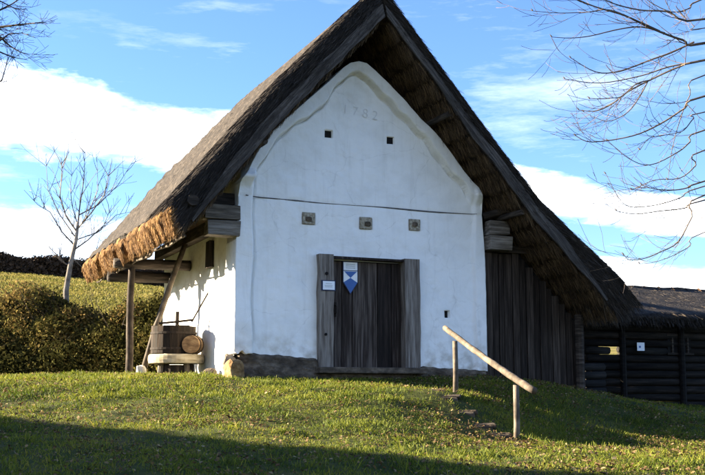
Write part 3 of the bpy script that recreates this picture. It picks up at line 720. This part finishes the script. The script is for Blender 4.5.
# ------------------------------------------------------------------ old grape press, keg and stones by the side wall
P0 = at(176, 375, 20.2); pz = float(gz(P0[0], P0[1]))
press = empty('grape_press', (P0[0], P0[1], pz - .02), TH * .4)
tag(press, 'old dark wooden grape press on a pale round base beside the side wall', 'press')
MB().lathe([(.44, .27), (.51, .28), (.525, .34), (.52, .42), (.50, .445), (.05, .45)], 40).build('base_disc', 'wood_pale', press, smooth=False)
for a in range(4):
    an = a * math.pi / 2 + .6; MB().tube([(.36 * math.cos(an), .36 * math.sin(an), 0), (.33 * math.cos(an), .33 * math.sin(an), .275)], [.05, .06], 8).build('leg', 'pole_pale', press)
MB().lathe([(.30, .03), (.33, .1), (.33, .25)], 20).build('underframe', 'wood_dark', press)
tub = empty('tub', (-.06, 0, 0), 0, press)
for k in range(20):
    a = k * 2 * math.pi / 20; r = .40
    MB().box((r * math.cos(a), r * math.sin(a), .455 + .26), (.03, .130, .50 + random.uniform(-.02, .03)), Matrix.Rotation(a, 3, 'Z')).build('stave', 'tub_wood', tub)
for z in (.55, .84):
    MB().lathe([(.415, z - .02), (.43, z - .02), (.43, z + .02), (.415, z + .02)], 30).build('hoop', 'iron', tub)
MB().lathe([(.05, .80), (.385, .80), (.385, .83), (.05, .83)], 24).build('lid', 'wood_dark', tub)
MB().tube([(.0, 0, .8), (.0, 0, 1.25)], .035, 8).build('spindle', 'iron', press)
MB().tube([(-.34, -.06, 1.02), (0, -.03, 1.06), (.30, 0, 1.10)], .022, 6).build('cross_bar', 'iron', press)
MB().tube([(.27, 0, 1.06), (.42, .02, 1.34), (.58, .04, 1.64)], .017, 6).build('lever', 'iron', press)
KM = Matrix.Translation((0, 0, 0)) @ Matrix.Rotation(math.pi / 2, 4, 'X')
kp = press.matrix_basis @ Vector((.30, -.30, .45 + .17))
keg = empty('small_keg', kp, -.12)
tag(keg, 'small round brown keg lying on the edge of the press base', 'keg')
MB().lathe([(.02, -.17), (.14, -.17), (.145, -.19), (.16, -.19), (.172, -.08), (.178, 0), (.172, .08), (.16, .19), (.02, .19)], 22, KM).build('barrel', 'keg_wood', keg)
for z in (-.10, .10): MB().lathe([(.171, z - .015), (.181, z - .015), (.181, z + .015), (.171, z + .015)], 22, KM).build('hoop', 'iron', keg)
def stone(px, py, depth, s, m, label, seed, dz=0.0):
    p = at(px, py, depth); z = float(gz(p[0], p[1]))
    o = rock((0, 0, s[2] * .62), s, seed, 3).build('field_stone', m, None, smooth=False); o.location = (p[0], p[1], z + dz); o.rotation_euler = (0, 0, .3 + seed)
    return tag(o, label, 'stone', 'stones at the foot of the walls')
stone(234, 376, 17.95, (.16, .14, .20), 'stone_warm', 'orange brown boulder at the front left corner of the house', 5)
stone(229, 368, 18.45, (.12, .12, .24), 'stone', 'dark upright stone behind the orange corner boulder', 11)
stone(141, 374, 20.6, (.10, .09, .13), 'stone_white', 'small white stone at the foot of the timber post', 17)
stone(210, 374, 19.3, (.09, .12, .10), 'plinth', 'low brown stone between press and house corner', 23)

# ------------------------------------------------------------------ garden steps and handrail
steps = empty('garden_steps', (1.3, 15.0, float(gz(1.3, 15.0))), 0)
tag(steps, 'short flight of worn timber steps sunk in the grassy bank below the door', 'steps')
SP = [(1.05, 16.25), (1.22, 15.65), (1.40, 15.05), (1.56, 14.45), (1.70, 13.85), (1.84, 13.25)]
for i, (x, y) in enumerate(SP):
    z = float(gz(x, y)); base = np.array(steps.location)
    rz = Matrix.Rotation(-.10 + random.uniform(-.04, .04), 3, 'Z')
    MB().box(np.array((x, y, z - .085)) - base, (.60, .06, .13), rz, jit=.02).build('step_edge', 'step_wood', steps, bevel=.015)
    MB().box(np.array((x + .02, y + .28, z - .035)) - base, (.70, .50, .07), rz, jit=.02).build('tread', 'earth', steps, bevel=.02)
pA, pB = at(455, 387, 16.3), at(516, 440, 13.8)
hr = empty('handrail', (pA[0], pA[1], float(gz(pA[0], pA[1]))), 0)
tag(hr, 'rustic round wooden handrail on two posts beside the garden steps', 'handrail')
hb = np.array(hr.location)
tA, tB = at(455, 341, 16.3), at(516, 385, 13.8)
r0, r1 = at(445, 328, 16.75), at(534, 391, 13.15)
for (p, t) in ((pA, tA), (pB, tB)):
    g = np.array((p[0], p[1], float(gz(p[0], p[1])) - .25)); 
    MB().tube([g - hb, (g + t) / 2 - hb + np.array((.008, 0, 0)), t - hb], [.042, .041, .039], 10, wob=.03).build('post', 'pole_pale', hr, smooth=True)
MB().tube([r0 * (1 - q) + r1 * q - hb + np.array((0, 0, -.02 * math.sin(q * math.pi))) + np.array((random.gauss(0, .0015), 0, random.gauss(0, .0025))) for q in np.linspace(0, 1, 22)], [.039 + .006 * i / 21 + random.uniform(-.002, .003) for i in range(22)], 12, wob=.05).build('rail', 'pole_pale', hr, smooth=True)

# ------------------------------------------------------------------ log barn on the right
barn = empty('log_barn', wor(11.0, 5.0, -.6), TH)
tag(barn, 'low dark log barn with thatched roof behind the right end of the house', 'barn')
bx0, bx1, by0, by1 = 8.6, 19.0, 4.0, 7.6
def bl(x, y, z): return (x - 11.0, y - 5.0, z + .6)
zs = np.arange(-.75, 1.45, .19)
for k, z in enumerate(zs):
    segs = [(10.05, bx1)] if z < .52 else ([(10.0, 10.62), (11.10, 12.35), (13.15, bx1)] if z < .72 else [(9.0, bx1)])
    for (a, c) in segs:
        r = .092
        MB().tube([bl(a - .1, by0 + random.uniform(-.015, .015), z), bl((a + c) / 2, by0 + random.uniform(-.02, .02), z), bl(c, by0, z)], r, 8, wob=.05).build('log', 'log_barn', barn, smooth=True)
    if z < .35: MB().tube([bl(9.0, by0 - .45 + random.uniform(-.03, .03), z - .05), bl(10.15, by0 - .45 + random.uniform(-.03, .03), z - .03)], .085, 8, wob=.05).build('log', 'log_barn', barn, smooth=True)
    for (a, c) in ([(bx0, 12.9), (13.6, bx1)] if .5 < z < .8 else [(bx0, bx1)]):
        MB().tube([bl(a, by1, z), bl(c, by1, z)], .092, 8).build('log', 'log_barn', barn, smooth=True)
for x in (9.05, 10.95, 12.75): MB().tube([bl(x, by0 - .12, -.9), bl(x, by0 - .12, 1.5)], .08, 8, wob=.05).build('post', 'log_barn', barn)
win = MB().box(bl(12.75, by0 - .01, .76), (.72, .06, .44)).build('window', 'dark_void', barn)
for q in (-.24, .0, .24): MB().box(bl(12.75 + q, by0 - .06, .76), (.05, .05, .44)).build('window_bar', 'log_dark', win)
for q in (-.235, .235): MB().box(bl(12.75, by0 - .061, .76 + q), (.82, .055, .05)).build('window_frame', 'log_dark', win)
# its roof
bprof = [(3.25, 1.36), (3.4, 1.48), (5.8, 2.36), (8.2, 1.48), (8.35, 1.36), (8.2, 1.20), (5.8, 2.0), (3.4, 1.22)]
nx = 70; Xr = np.linspace(8.3, 19.3, nx); PR = resample(bprof + [bprof[0]], 90)[:-1]
G = np.zeros((nx, len(PR), 3)); G[:, :, 0] = Xr[:, None] - 11.0; G[:, :, 1] = PR[None, :, 0] - 5; G[:, :, 2] = PR[None, :, 1] + .6
G[:, :, 2] += .035 * fbm(G * 1.5, 4, 77) + .03 * np.sin(Xr * .6)[:, None]; G[:, :, 1] += .03 * fbm(G * 2.5, 3, 78)
m = len(PR); a = (np.arange(nx - 1)[:, None] * m + np.arange(m)[None]); b2 = (np.arange(nx - 1)[:, None] * m + (np.arange(m)[None] + 1) % m)
brf = np_mesh('thatched_roof', G.reshape(-1, 3), np.stack([a, b2, b2 + m, a + m], 2).reshape(-1, 4), 'thatch_grey', barn)
n = 9000; t = rng.random(n); yy = np.where(rng.random(n) < .35, 0.0, rng.random(n)); pos = np.stack([rng.uniform(8.3, 19, n) - 11, 3.3 + 2.5 * t - 5, 1.43 + .92 * t + .6 + .02], 1)
d = np.array([0, -.9, -.42]) + rng.normal(0, .12, (n, 3)); P1 = straws(pos, d, rng.uniform(.12, .32, n), rng.uniform(.005, .011, n), .02)
n = 4000; pos = np.stack([rng.uniform(8.3, 19, n) - 11, 3.28 + rng.random(n) * .15 - 5, 1.24 + .22 * rng.random(n) + .6], 1)
P2 = straws(pos, np.array([0, -.6, -.8]) + rng.normal(0, .2, (n, 3)), rng.uniform(.06, .18, n), rng.uniform(.005, .010, n), .2)
V, Q, T = join([P1, P2]); tag(np_mesh('loose_straw', V, Q, 'straw_grey', brf, T), kind='stuff')
for x in np.arange(8.5, 19, .46):
    MB().tube([(x - 11 + random.uniform(-.05, .05), .45, 2.76), (x - 11 + .1, .8, 2.98), (x - 11 + random.uniform(-.1, .2), 1.15, 2.76)], .05, 6, wob=.1).build('ridge_roll', 'straw_brown' if random.random() < .7 else 'straw_gold', brf)
MB().tube([(8.3 - 11 + q * .5, .8 + .02 * math.sin(q), 2.955 + .02 * math.sin(q * 2.2)) for q in range(22)], .055, 7, wob=.08).build('ridge_pole', 'bark', brf)
sg = empty('barn_notice', HM @ Vector((11.42, by0 - .22, .58)), TH)
tag(sg, 'small white sheet pinned to the front of the dark log barn', 'notice')
flat([(-.11, 0), (.11, 0), (.11, .20), (-.11, .20)], 0, .008, 'sheet', 'paper', sg)
flat([(-.06, .07), (.0, .07), (.0, .12), (-.06, .12)], -.003, -.0005, 'print', 'sign_blue', sg)

# ------------------------------------------------------------------ trees
def twig(b, p, d, length, r, depth, nseg, spread, curl, kids, rmin=.004):
    pts, rad = [p.copy()], [r]; dd = d.normalized(); out = []
    for i in range(nseg):
        dd = (dd + Vector((random.gauss(0, spread), random.gauss(0, spread), random.gauss(0, spread) + curl))).normalized()
        p = p + dd * (length / nseg); pts.append(p.copy()); rad.append(max(rmin, r * (1 - .80 * (i + 1) / nseg))); out.append((p.copy(), dd.copy(), rad[-1]))
    b.tube(pts, rad, 6 if r > .03 else (5 if r > .012 else 4), cap=False)
    if depth > 0:
        for _ in range(kids):
            q, e, rr = random.choice(out[:max(1, nseg - 1)]); side = e.orthogonal().normalized(); side.rotate(Matrix.Rotation(random.uniform(0, 6.28), 3, e))
            twig(b, q, (e * random.uniform(.55, .9) + side * random.uniform(.5, .85)), length * random.uniform(.40, .62), rr * .66, depth - 1, max(3, nseg - 1), spread, curl, max(2, kids - 1), rmin)

# young bare tree in the bank
tp = at(66, 290, 29.0); tz = float(gz(tp[0], tp[1]))
yt = empty('young_tree', (tp[0], tp[1], tz), 0)
tag(yt, 'young bare tree with pale trunk rising above the hedge on the left', 'tree')
def at_l(x, y, d): return Vector(at(x, y, d)) - Vector(yt.location)
tr = MB(); pts = [Vector((0, 0, -.1)), at_l(66, 320, 29), at_l(66, 290, 29), at_l(70, 266, 29), at_l(76, 240, 29), at_l(78, 222, 29)]
tr.tube(pts, [.11, .095, .082, .066, .05, .036], 9, wob=.04); tr.build('trunk', 'bark_pale', yt, smooth=True)
cr = MB()
BR_ = [((70, 266), [(61, 261), (56, 254)], .045), ((72, 258), [(82, 267), (90, 262), (98, 256)], .04), ((74, 250), [(88, 240), (104, 225), (112, 205)], .04), ((75, 246), [(62, 232), (50, 212), (38, 205), (24, 190)], .04),
       ((77, 232), [(66, 216), (60, 196), (62, 170), (61, 158)], .045), ((78, 224), [(80, 205), (84, 180), (85, 152)], .045), ((78, 228), [(92, 212), (104, 195), (112, 160)], .045), ((79, 215), [(98, 205), (118, 185), (135, 158)], .035),
       ((76, 238), [(60, 215), (48, 190), (46, 162)], .035), ((76, 240), [(98, 232), (116, 215), (130, 212)], .03), ((78, 226), [(72, 205), (70, 185), (74, 165)], .03), ((77, 230), [(86, 218), (98, 190), (97, 160)], .035)]
for (s, pp, r) in BR_:
    dz = random.uniform(-.9, .9); P = [at_l(*s, 29.0)] + [at_l(x, y, 29 + dz * (i + 1) / len(pp)) for i, (x, y) in enumerate(pp)]
    n = len(P); cr.tube(P, [.55 * r * (1 - .78 * i / (n - 1)) for i in range(n)], 5, cap=False)
    for i in range(1, n):
        for _ in range(3):
            f = random.random(); q = P[i - 1].lerp(P[i], f); e = (P[i] - P[i - 1]).normalized(); sd = Vector((random.gauss(0, 1), random.gauss(0, 1), random.gauss(.4, .6))).normalized()
            twig(cr, q, e * .8 + sd * .7, random.uniform(.35, .95), r * .28, 1, 4, .10, .08, 2, .0042)
cr.build('crown', 'twig_pale', yt)

# big bare tree at the right, its trunk outside the picture; limbs sweep in with upturned tips
gzr = float(gz(8.2, 13.0))
rt_ = empty('bare_tree', (8.2, 13.0, gzr), 0)
tag(rt_, 'large bare tree on the right whose drooping branches reach across the sky', 'tree')
RB = Vector(rt_.location)
def at_r(x, y, d): return Vector(at(x, y, d)) - RB
tr = MB(); hub = [Vector((0, 0, -.2)), Vector((.05, 0, 1.5)), Vector((0, .1, 3.2)), Vector((-.1, .1, 5.0)), Vector((-.1, 0, 7.0)), Vector((.1, .1, 9.5))]
tr.tube(hub, [.34, .28, .25, .22, .17, .08], 12, wob=.04); tr.build('trunk', 'bark', rt_, smooth=True)
LIMBS = [ # (depths, radius at frame edge, points from the tree side to the tip, hub height)
 (12.6, .040, [(705, 43), (683, 40), (653, 29), (626, 16), (596, 7), (574, -2), (545, -14)], 5.6), (12.2, .032, [(705, 19), (667, 11.5), (640, 10), (612, 3), (590, -8)], 6.2),
 (12.5, .018, [(660, 31), (640, 22), (610, 10), (588, 12), (560, 13), (533, 11)], None), (12.8, .020, [(665, 33), (642, 27), (620, 29), (590, 36), (570, 38), (552, 37)], None),
 (12.0, .034, [(705, 60), (681, 66), (648, 81), (626, 93), (612, 104), (596, 111), (579, 110)], 5.2), (12.9, .026, [(694, 42), (670, 53), (653, 59), (620, 71), (596, 72), (571, 58)], None),
 (12.4, .020, [(690, 63), (668, 67), (640, 76), (600, 83), (565, 79)], None), (11.8, .030, [(705, 96), (685, 108), (660, 124), (632, 136), (592, 142), (576, 136)], 4.8),
 (12.7, .024, [(705, 130), (690, 142), (678, 152), (650, 165), (628, 158), (608, 141)], 4.4), (12.2, .024, [(705, 181), (690, 187), (675, 190), (655, 189), (642, 185)], 4.0),
 (12.9, .020, [(705, 186), (680, 198), (650, 206), (624, 204), (606, 174)], None), (12.5, .022, [(705, 200), (685, 208), (660, 211), (635, 214), (617, 211)], None),
 (12.1, .022, [(705, 195), (692, 217), (678, 242), (660, 252), (646, 258), (630, 260), (624, 255)], None), (13.0, .016, [(705, 232), (690, 246), (672, 256), (655, 262), (640, 264)], 3.4),
 (12.3, .020, [(705, 75), (690, 95), (680, 120), (672, 150), (668, 180)], None), (12.6, .022, [(705, 150), (696, 165), (680, 178), (655, 180), (632, 190)], None),
 (12.0, .016, [(651, 80), (636, 84), (622, 96), (612, 98), (590, 99)], None), (12.8, .016, [(648, 81), (640, 96), (628, 112), (610, 121), (596, 118), (584, 112)], None), (13.1, .026, [(705, -2), (690, 8), (672, 12), (650, 2), (636, -10)], 6.6),
 (12.4, .016, [(705, 28), (694, 26), (686, 14), (676, -6)], None), (12.2, .018, [(705, 112), (694, 118), (684, 130), (672, 134), (650, 138), (640, 150)], None)]
cr = MB()
for (dep, r, pp, hh) in LIMBS:
    n = len(pp); dj = random.uniform(-.5, .5)
    P = [at_r(x, y, dep + dj * i / n) for i, (x, y) in enumerate(pp)]
    if pp[0][0] > 700:
        hz = hh if hh else max(3.0, P[0].z + .4); hubp = Vector((-.05, .05, hz)); P = [hubp, hubp.lerp(P[0], .5) + Vector((0, 0, .25))] + P
    R = []; k = len(P)
    for i in range(k): R.append(r * (1.9 if (i == 0 and pp[0][0] > 700) else 1.0) * max(.18, 1 - .80 * max(0, i - 1) / (k - 1)))
    # smooth the limb
    S, RS = [], []
    for i in range(k - 1):
        p0, p1, p2, p3 = P[max(0, i - 1)], P[i], P[i + 1], P[min(k - 1, i + 2)]
        for q in (0, .25, .5, .75):
            S.append(.5 * ((2 * p1) + (p2 - p0) * q + (2 * p0 - 5 * p1 + 4 * p2 - p3) * q * q + (3 * p1 - p0 - 3 * p2 + p3) * q ** 3)); RS.append(R[i] + (R[i + 1] - R[i]) * q)
    S.append(P[-1]); RS.append(max(.005, R[-1]))
    RS = [q * .46 for q in RS]; cr.tube(S, RS, 6, cap=False)
    tip = S[-1]; cr.tube([tip, tip + Vector((-.01, 0, .012)), tip + Vector((-.025, 0, .03))], [.005, .009, .003], 5)
    st = 8 if pp[0][0] > 700 else 1
    for i in range(st, len(S) - 2):
        if random.random() < .50:
            e = (S[i + 1] - S[i]).normalized(); sd = Vector((random.gauss(-.4, .5), random.gauss(0, .8), random.gauss(-.45, .7))).normalized()
            twig(cr, S[i], e * .8 + sd * .75, random.uniform(.25, .75), RS[i] * .45, 1, 7, .09, .09, 2, .0024)
cr.build('crown', 'twig_warm', rt_)

# tree off to the far left, only the ends of its branches reach in
lx, ly = -13.2, 30.0
lt = empty('leafless_tree', (lx, ly, float(gz(lx, ly))), 0)
tag(lt, 'bare tree whose dark twigs enter the sky at the upper left edge', 'tree')
LB = Vector(lt.location)
def at_f(x, y, d): return Vector(at(x, y, d)) - LB
tr = MB(); tr.tube([Vector((0, 0, -.2)), Vector((.1, 0, 3)), Vector((0, .1, 6)), Vector((.1, 0, 9)), Vector((0, 0, 12.5))], [.30, .25, .21, .15, .06], 10, wob=.04); tr.build('trunk', 'bark', lt, smooth=True)
cr = MB()
for (pp, hh, r) in (([(-20, 30), (0, 27), (17, 25), (35, 23), (46, 22)], 8.3, .055), ([(-25, 12), (0, 10), (12, 4), (26, -6)], 9.2, .05), ([(-20, 20), (0, 37), (10, 46), (20, 52), (30, 55)], 8.0, .045),
                    ([(-20, 50), (0, 52), (12, 57), (28, 60)], 7.4, .04), ([(-25, 90), (-8, 88), (2, 80), (6, 66), (9, 56)], 6.6, .04), ([(-20, 40), (-2, 42), (9, 34), (22, 33), (36, 38)], 7.8, .04), ([(-30, 2), (0, 1), (14, 8), (28, 10)], 9.4, .035)):
    P = [at_f(x, y, 30 + random.uniform(-.4, .4)) for x, y in pp]; P = [Vector((0, 0, hh))] + P; k = len(P)
    R = [r * max(.16, 1 - .85 * i / (k - 1)) for i in range(k)]; cr.tube(P, R, 6, cap=False)
    for i in range(1, k):
        for _ in range(4):
            q = P[i - 1].lerp(P[i], random.random()); e = (P[i] - P[i - 1]).normalized(); sd = Vector((random.gauss(.2, .8), random.gauss(0, .8), random.gauss(0, .9))).normalized()
            twig(cr, q, e * .8 + sd * .7, random.uniform(.35, .9), R[i] * .45, 1, 4, .14, .03, 2, .0050)
cr.build('crown', 'bark', lt)

# ------------------------------------------------------------------ hedge bank on the left
def leaves(P, size, up=.3):
    n = len(P); d = norm(rng.normal(size=(n, 3))); r = norm(rng.normal(size=(n, 3)) + np.array([0, 0, up])); w = norm(np.cross(d, r)); s = np.broadcast_to(size, n)[:, None]
    V = np.stack([P - d * s * .5, P + w * s * .3, P + d * s * .5, P - w * s * .3], 1).reshape(-1, 3)
    return V, np.arange(n * 4).reshape(-1, 4)
hedge = empty('hedge', (-8.0, 26.2, float(gz(-8.0, 26.2))), 0)
tag(hedge, 'tall scruffy dark hedge along the grass left of the house', 'hedge')
hb_ = np.array(hedge.location)
def hedge_top(x): return 2.08 + .18 * np.sin(x * 1.3) + .42 * fbm(np.stack([x * .8, x * 0, x * 0], -1), 3, 91) - .03 * (x + 8)
def bank_y(h, x): return 25.1 + 1.5 * h + .32 * np.maximum(0, -x - 4.5)                                  # the bank leans back
PL, TL = [], []
for _ in range(330):                                                    # clumps of bramble and privet piled on the bank
    cx_ = rng.uniform(-15, -3.6); h_ = rng.random() ** .8; R_ = rng.uniform(.22, .62); top_ = float(hedge_top(np.array([cx_]))[0])
    cz = float(gz(cx_, 26.0)) + h_ * (top_ - .25) ; cy = bank_y(h_, cx_) + rng.uniform(-.25, .5); m_ = int(1700 * R_ ** 1.6) + 90
    q = norm(rng.normal(size=(m_, 3))) * rng.uniform(.55, 1.06, m_)[:, None] ** .6 * R_ * np.array([1.15, .9, .8])
    q = q * (1 + .3 * fbm(q * 3 + cx_ * 7, 2, 5))[:, None] + np.array([cx_, cy, cz])
    PL.append(q); TL.append(np.clip(rng.choice([.20, .34, .45, .60, .80], p=[.22, .22, .20, .20, .16]) + .16 * (h_ > .8) + rng.normal(0, .13, m_), 0, 1))  # topmost clumps tinted lighter, sunlight put into the leaf colour
n = 90000
x = rng.uniform(-15, -3.4, n); h = rng.random(n); q = np.stack([x, bank_y(h, x) + rng.uniform(.0, .8, n), gz(x, np.full(n, 26.0)) + h * (hedge_top(x) - .15)], 1)
PL.append(q); TL.append(np.clip(rng.normal(.28, .14, n), 0, 1))
P = np.concatenate(PL); tn = np.concatenate(TL); k = P[:, 2] > gz(P[:, 0], P[:, 1]); P, tn = P[k], tn[k]
V, Q = leaves(P - hb_, rng.uniform(.035, .12, len(P)))
tag(np_mesh('foliage', V, Q, 'leaf_hedge', hedge, np.repeat(tn, 4)), kind='stuff')
st = MB()
for _ in range(150):
    x = random.uniform(-15, -3.5); yb = float(bank_y(.75, x)) + random.uniform(.0, .8); g = float(gz(x, yb)); p = Vector((x, yb, g)) - Vector(hb_)
    twig(st, p, Vector((random.gauss(0, .3), random.gauss(0, .25), 1)), random.uniform(1.3, 2.45), random.uniform(.012, .022), 1, 5, .14, .0, 3, .004)
tag(st.build('stems', 'bark', hedge), kind='stuff')

# hedgerow on the crest of the field
fx = rng.uniform(-70, 5, 110000); fh = rng.random(110000); fy = 112 + rng.uniform(-1.6, 1.6, 110000) * np.sqrt(1 - fh * .8)
tp_ = 1.9 + .7 * fbm(np.stack([fx * .35, fx * 0, fx * 0], -1), 4, 31) + .15 * rng.normal(size=110000)
P = np.stack([fx, fy, gz(fx, fy) + fh * tp_ - .2], 1)
V, Q = leaves(P, rng.uniform(.22, .50, len(P)))
fhg = np_mesh('field_hedge', V, Q, 'hedge_far', None, np.repeat(np.clip(rng.normal(.45, .2, len(P)) + .3 * fbm(P * .5, 3, 33), 0, 1), 4))
tag(fhg, 'long brown leafless hedgerow on the skyline of the field', 'hedgerow', kind='stuff')

# ------------------------------------------------------------------ long neighbouring barn left of the picture, it throws the shade over the lower lawn
S0, S1 = np.array([-4.55, 14.0]), np.array([1.16, 10.0])
RH = 6.6; L_ = (RH - 1.1) / math.tan(SUN_EL); off = np.array([TO_SUN.x, TO_SUN.y]) / math.hypot(TO_SUN.x, TO_SUN.y) * L_
u = (S1 - S0) / np.linalg.norm(S1 - S0); ctr = S0 + off + u * 5.5
ang = math.atan2(u[1], u[0])
nb = empty('neighbour_barn', (ctr[0], ctr[1], 0), ang)
tag(nb, 'long plastered barn with plain thatched roof standing left of the picture', 'barn')
MB().box((0, 0, 1.5), (19, 6, 5.0)).build('wall', 'render_wall', nb)
for q in (-9.4, 9.4): MB().prism([(-3, 3.98), (3, 3.98), (0, 6.35)], -.1, .1).build('gable', 'render_wall', nb).matrix_local = Matrix.Translation((q, 0, 0)) @ Matrix.Rotation(math.pi / 2, 4, 'Z')
r_ = MB(); r_.prism([(-3.7, 3.35), (0, RH), (3.7, 3.35), (3.5, 3.05), (0, 6.2), (-3.5, 3.05)], -10, 10)
r_.build('roof', 'thatch_grey', nb).matrix_local = Matrix.Rotation(math.pi / 2, 4, 'Z')
MB().box((1.0, -3.03, 1.9), (1.5, .08, 2.6)).build('door', 'wood_dark', nb)
for q in (-6, -3, 5): MB().box((q, -3.02, 2.3), (.8, .06, .8)).build('window', 'dark_void', nb)

# ------------------------------------------------------------------ lawn and fallen leaves
def in_house(x, y):
    q = np.stack([x - O[0], y - O[1]], 1); lx_, ly_ = q @ XA[:2], q @ YA[:2]
    return (lx_ > -.02) & (lx_ < 7.1) & (ly_ > -.10) & (ly_ < 6)
def on_steps(x, y):
    d = np.full(len(x), 9.0)
    for (sx, sy_) in SP: d = np.minimum(d, np.maximum(np.abs(x - sx) / (.42 + .1 * np.sin(y * 9)), np.abs(y - sy_ - .1) / .36))
    return d < 1
def scatter(n, y0, y1, power=1.0, side=.40, extra=1.6):
    y = y0 + (y1 - y0) * rng.random(n) ** power; x = rng.uniform(-1, 1, n) * (side * y + extra); return x, y
sets = []
for (n, y0, y1, pw, lo, hi, wd_) in ((250000, 7.4, 19.5, .85, .02, .06, .0065), (60000, 15.0, 19.5, 1, .03, .085, .008), (45000, 19, 27.5, 1, .04, .09, .011)):
    x, y = scatter(n, y0, y1, pw)
    cl = fbm(np.stack([x * 1.7, y * 1.7, x * 0], 1), 3, 71)
    k = ~in_house(x, y) & ~(on_steps(x, y) & (rng.random(n) < .86)) & (rng.random(n) < .70 + .75 * cl)
    x, y, cl = x[k], y[k], cl[k]; m = len(x)
    base = np.stack([x, y, gz(x, y) - .008], 1); d = np.stack([rng.normal(0, .55, m), rng.normal(0, .55, m), np.ones(m)], 1)
    tn = np.clip(.44 + .55 * fbm(np.stack([x * 1.1, y * 1.1, x * 0], 1), 4, 73) + rng.normal(0, .18, m), 0, 1)
    sets.append(straws(base, d, rng.uniform(lo, hi, m) * (1 + .5 * np.clip(cl, 0, 1)), wd_ * rng.uniform(.7, 1.3, m), .15, tn))
# taller tufts by posts, steps, wall foot and along the edge of the lawn
tx, ty = [], []
wx, wy = scatter(420, 8.0, 19.0, .9)
for (cx_, cy_) in zip(wx, wy): q = int(rng.integers(14, 46)); tx.append(rng.normal(cx_, .07, q)); ty.append(rng.normal(cy_, .07, q))
wild = sum(len(q) for q in tx)
for (px, py, rr, q) in ((pA[0], pA[1], .28, 260), (pB[0], pB[1], .34, 420), (2.3, 13.9, .5, 260), (1.0, 16.9, .5, 300), (-2.5, 17.5, .6, 300), (-4.0, 20.2, .8, 400), (3.2, 17.6, .8, 300), (3.0, 16.0, .9, 300)):
    tx.append(rng.normal(px, rr, q)); ty.append(rng.normal(py, rr, q))
tx, ty = np.concatenate(tx), np.concatenate(ty); k = ~in_house(tx, ty) & ~on_steps(tx, ty); tx, ty = tx[k], ty[k]; m = len(tx)
sets.append(straws(np.stack([tx, ty, gz(tx, ty) - .01], 1), np.stack([rng.normal(0, .35, m), rng.normal(0, .35, m), np.ones(m)], 1), rng.uniform(.06, .15, m), .008, .25, np.clip(rng.normal(.45, .22, m), 0, 1)))
V, Q, T = join(sets); tag(np_mesh('grass', V, Q, 'grass_blade', None, T), 'short green lawn grass on the bank in front of the house', 'grass', kind='stuff')

x, y = scatter(60000, 7.4, 22, .9); w = .42 + .58 * sstep(-.5, 3.0, x - (16 - y) * .15); dr = sstep(-.30, .35, fbm(np.stack([x * .9, y * .9, x * 0], 1), 4, 131)); k = ~in_house(x, y) & (rng.random(len(x)) < w * (.15 + 1.1 * dr)); x, y = x[k], y[k]; n = len(x)
s = rng.uniform(.016, .046, n)[:, None]; d = norm(np.stack([rng.normal(size=n), rng.normal(size=n), rng.normal(0, .28, n)], 1)); r = norm(np.cross(d, np.stack([rng.normal(0, .3, n), rng.normal(0, .3, n), np.ones(n)], 1)))
c = np.stack([x, y, gz(x, y) + rng.uniform(.012, .045, n)], 1); upv = np.array([0, 0, 1]) * s * rng.uniform(.05, .4, n)[:, None]
V = np.stack([c - d * s * .6, c - d * s * .15 + r * s * .42 + upv, c + d * s * .3 + r * s * .32 + upv, c + d * s * .62, c + d * s * .3 - r * s * .32 + upv, c - d * s * .15 - r * s * .42 + upv, c], 1).reshape(-1, 3)
kk = np.arange(n)[:, None] * 7
Q = np.concatenate([kk + [0, 1, 2, 6], kk + [6, 2, 3, 4], kk + [0, 6, 4, 5]], 0)
tag(np_mesh('fallen_leaves', V, Q, 'leaf_dry', None, np.repeat(rng.random(n) ** 1.6, 7)), 'dry brown leaves scattered over the lawn', 'leaves', kind='stuff')

n = 70000; y = 38 + 74 * rng.random(n) ** .8; x = -rng.uniform(.02, .42, n) * y - 2
tn = np.clip(.62 + .45 * fbm(np.stack([x * .12, y * .3, x * 0], 1), 4, 55) + rng.normal(0, .14, n), 0, 1)
V, Q, T = straws(np.stack([x, y, gz(x, y) - .03], 1), np.stack([rng.normal(0, .6, n), rng.normal(0, .6, n), np.ones(n)], 1), rng.uniform(.12, .34, n), rng.uniform(.05, .11, n), .2, tn)
tag(np_mesh('field_grass', V, Q, 'meadow', None, T), 'rough yellowish meadow grass on the slope behind the hedge', 'meadow grass', kind='stuff')
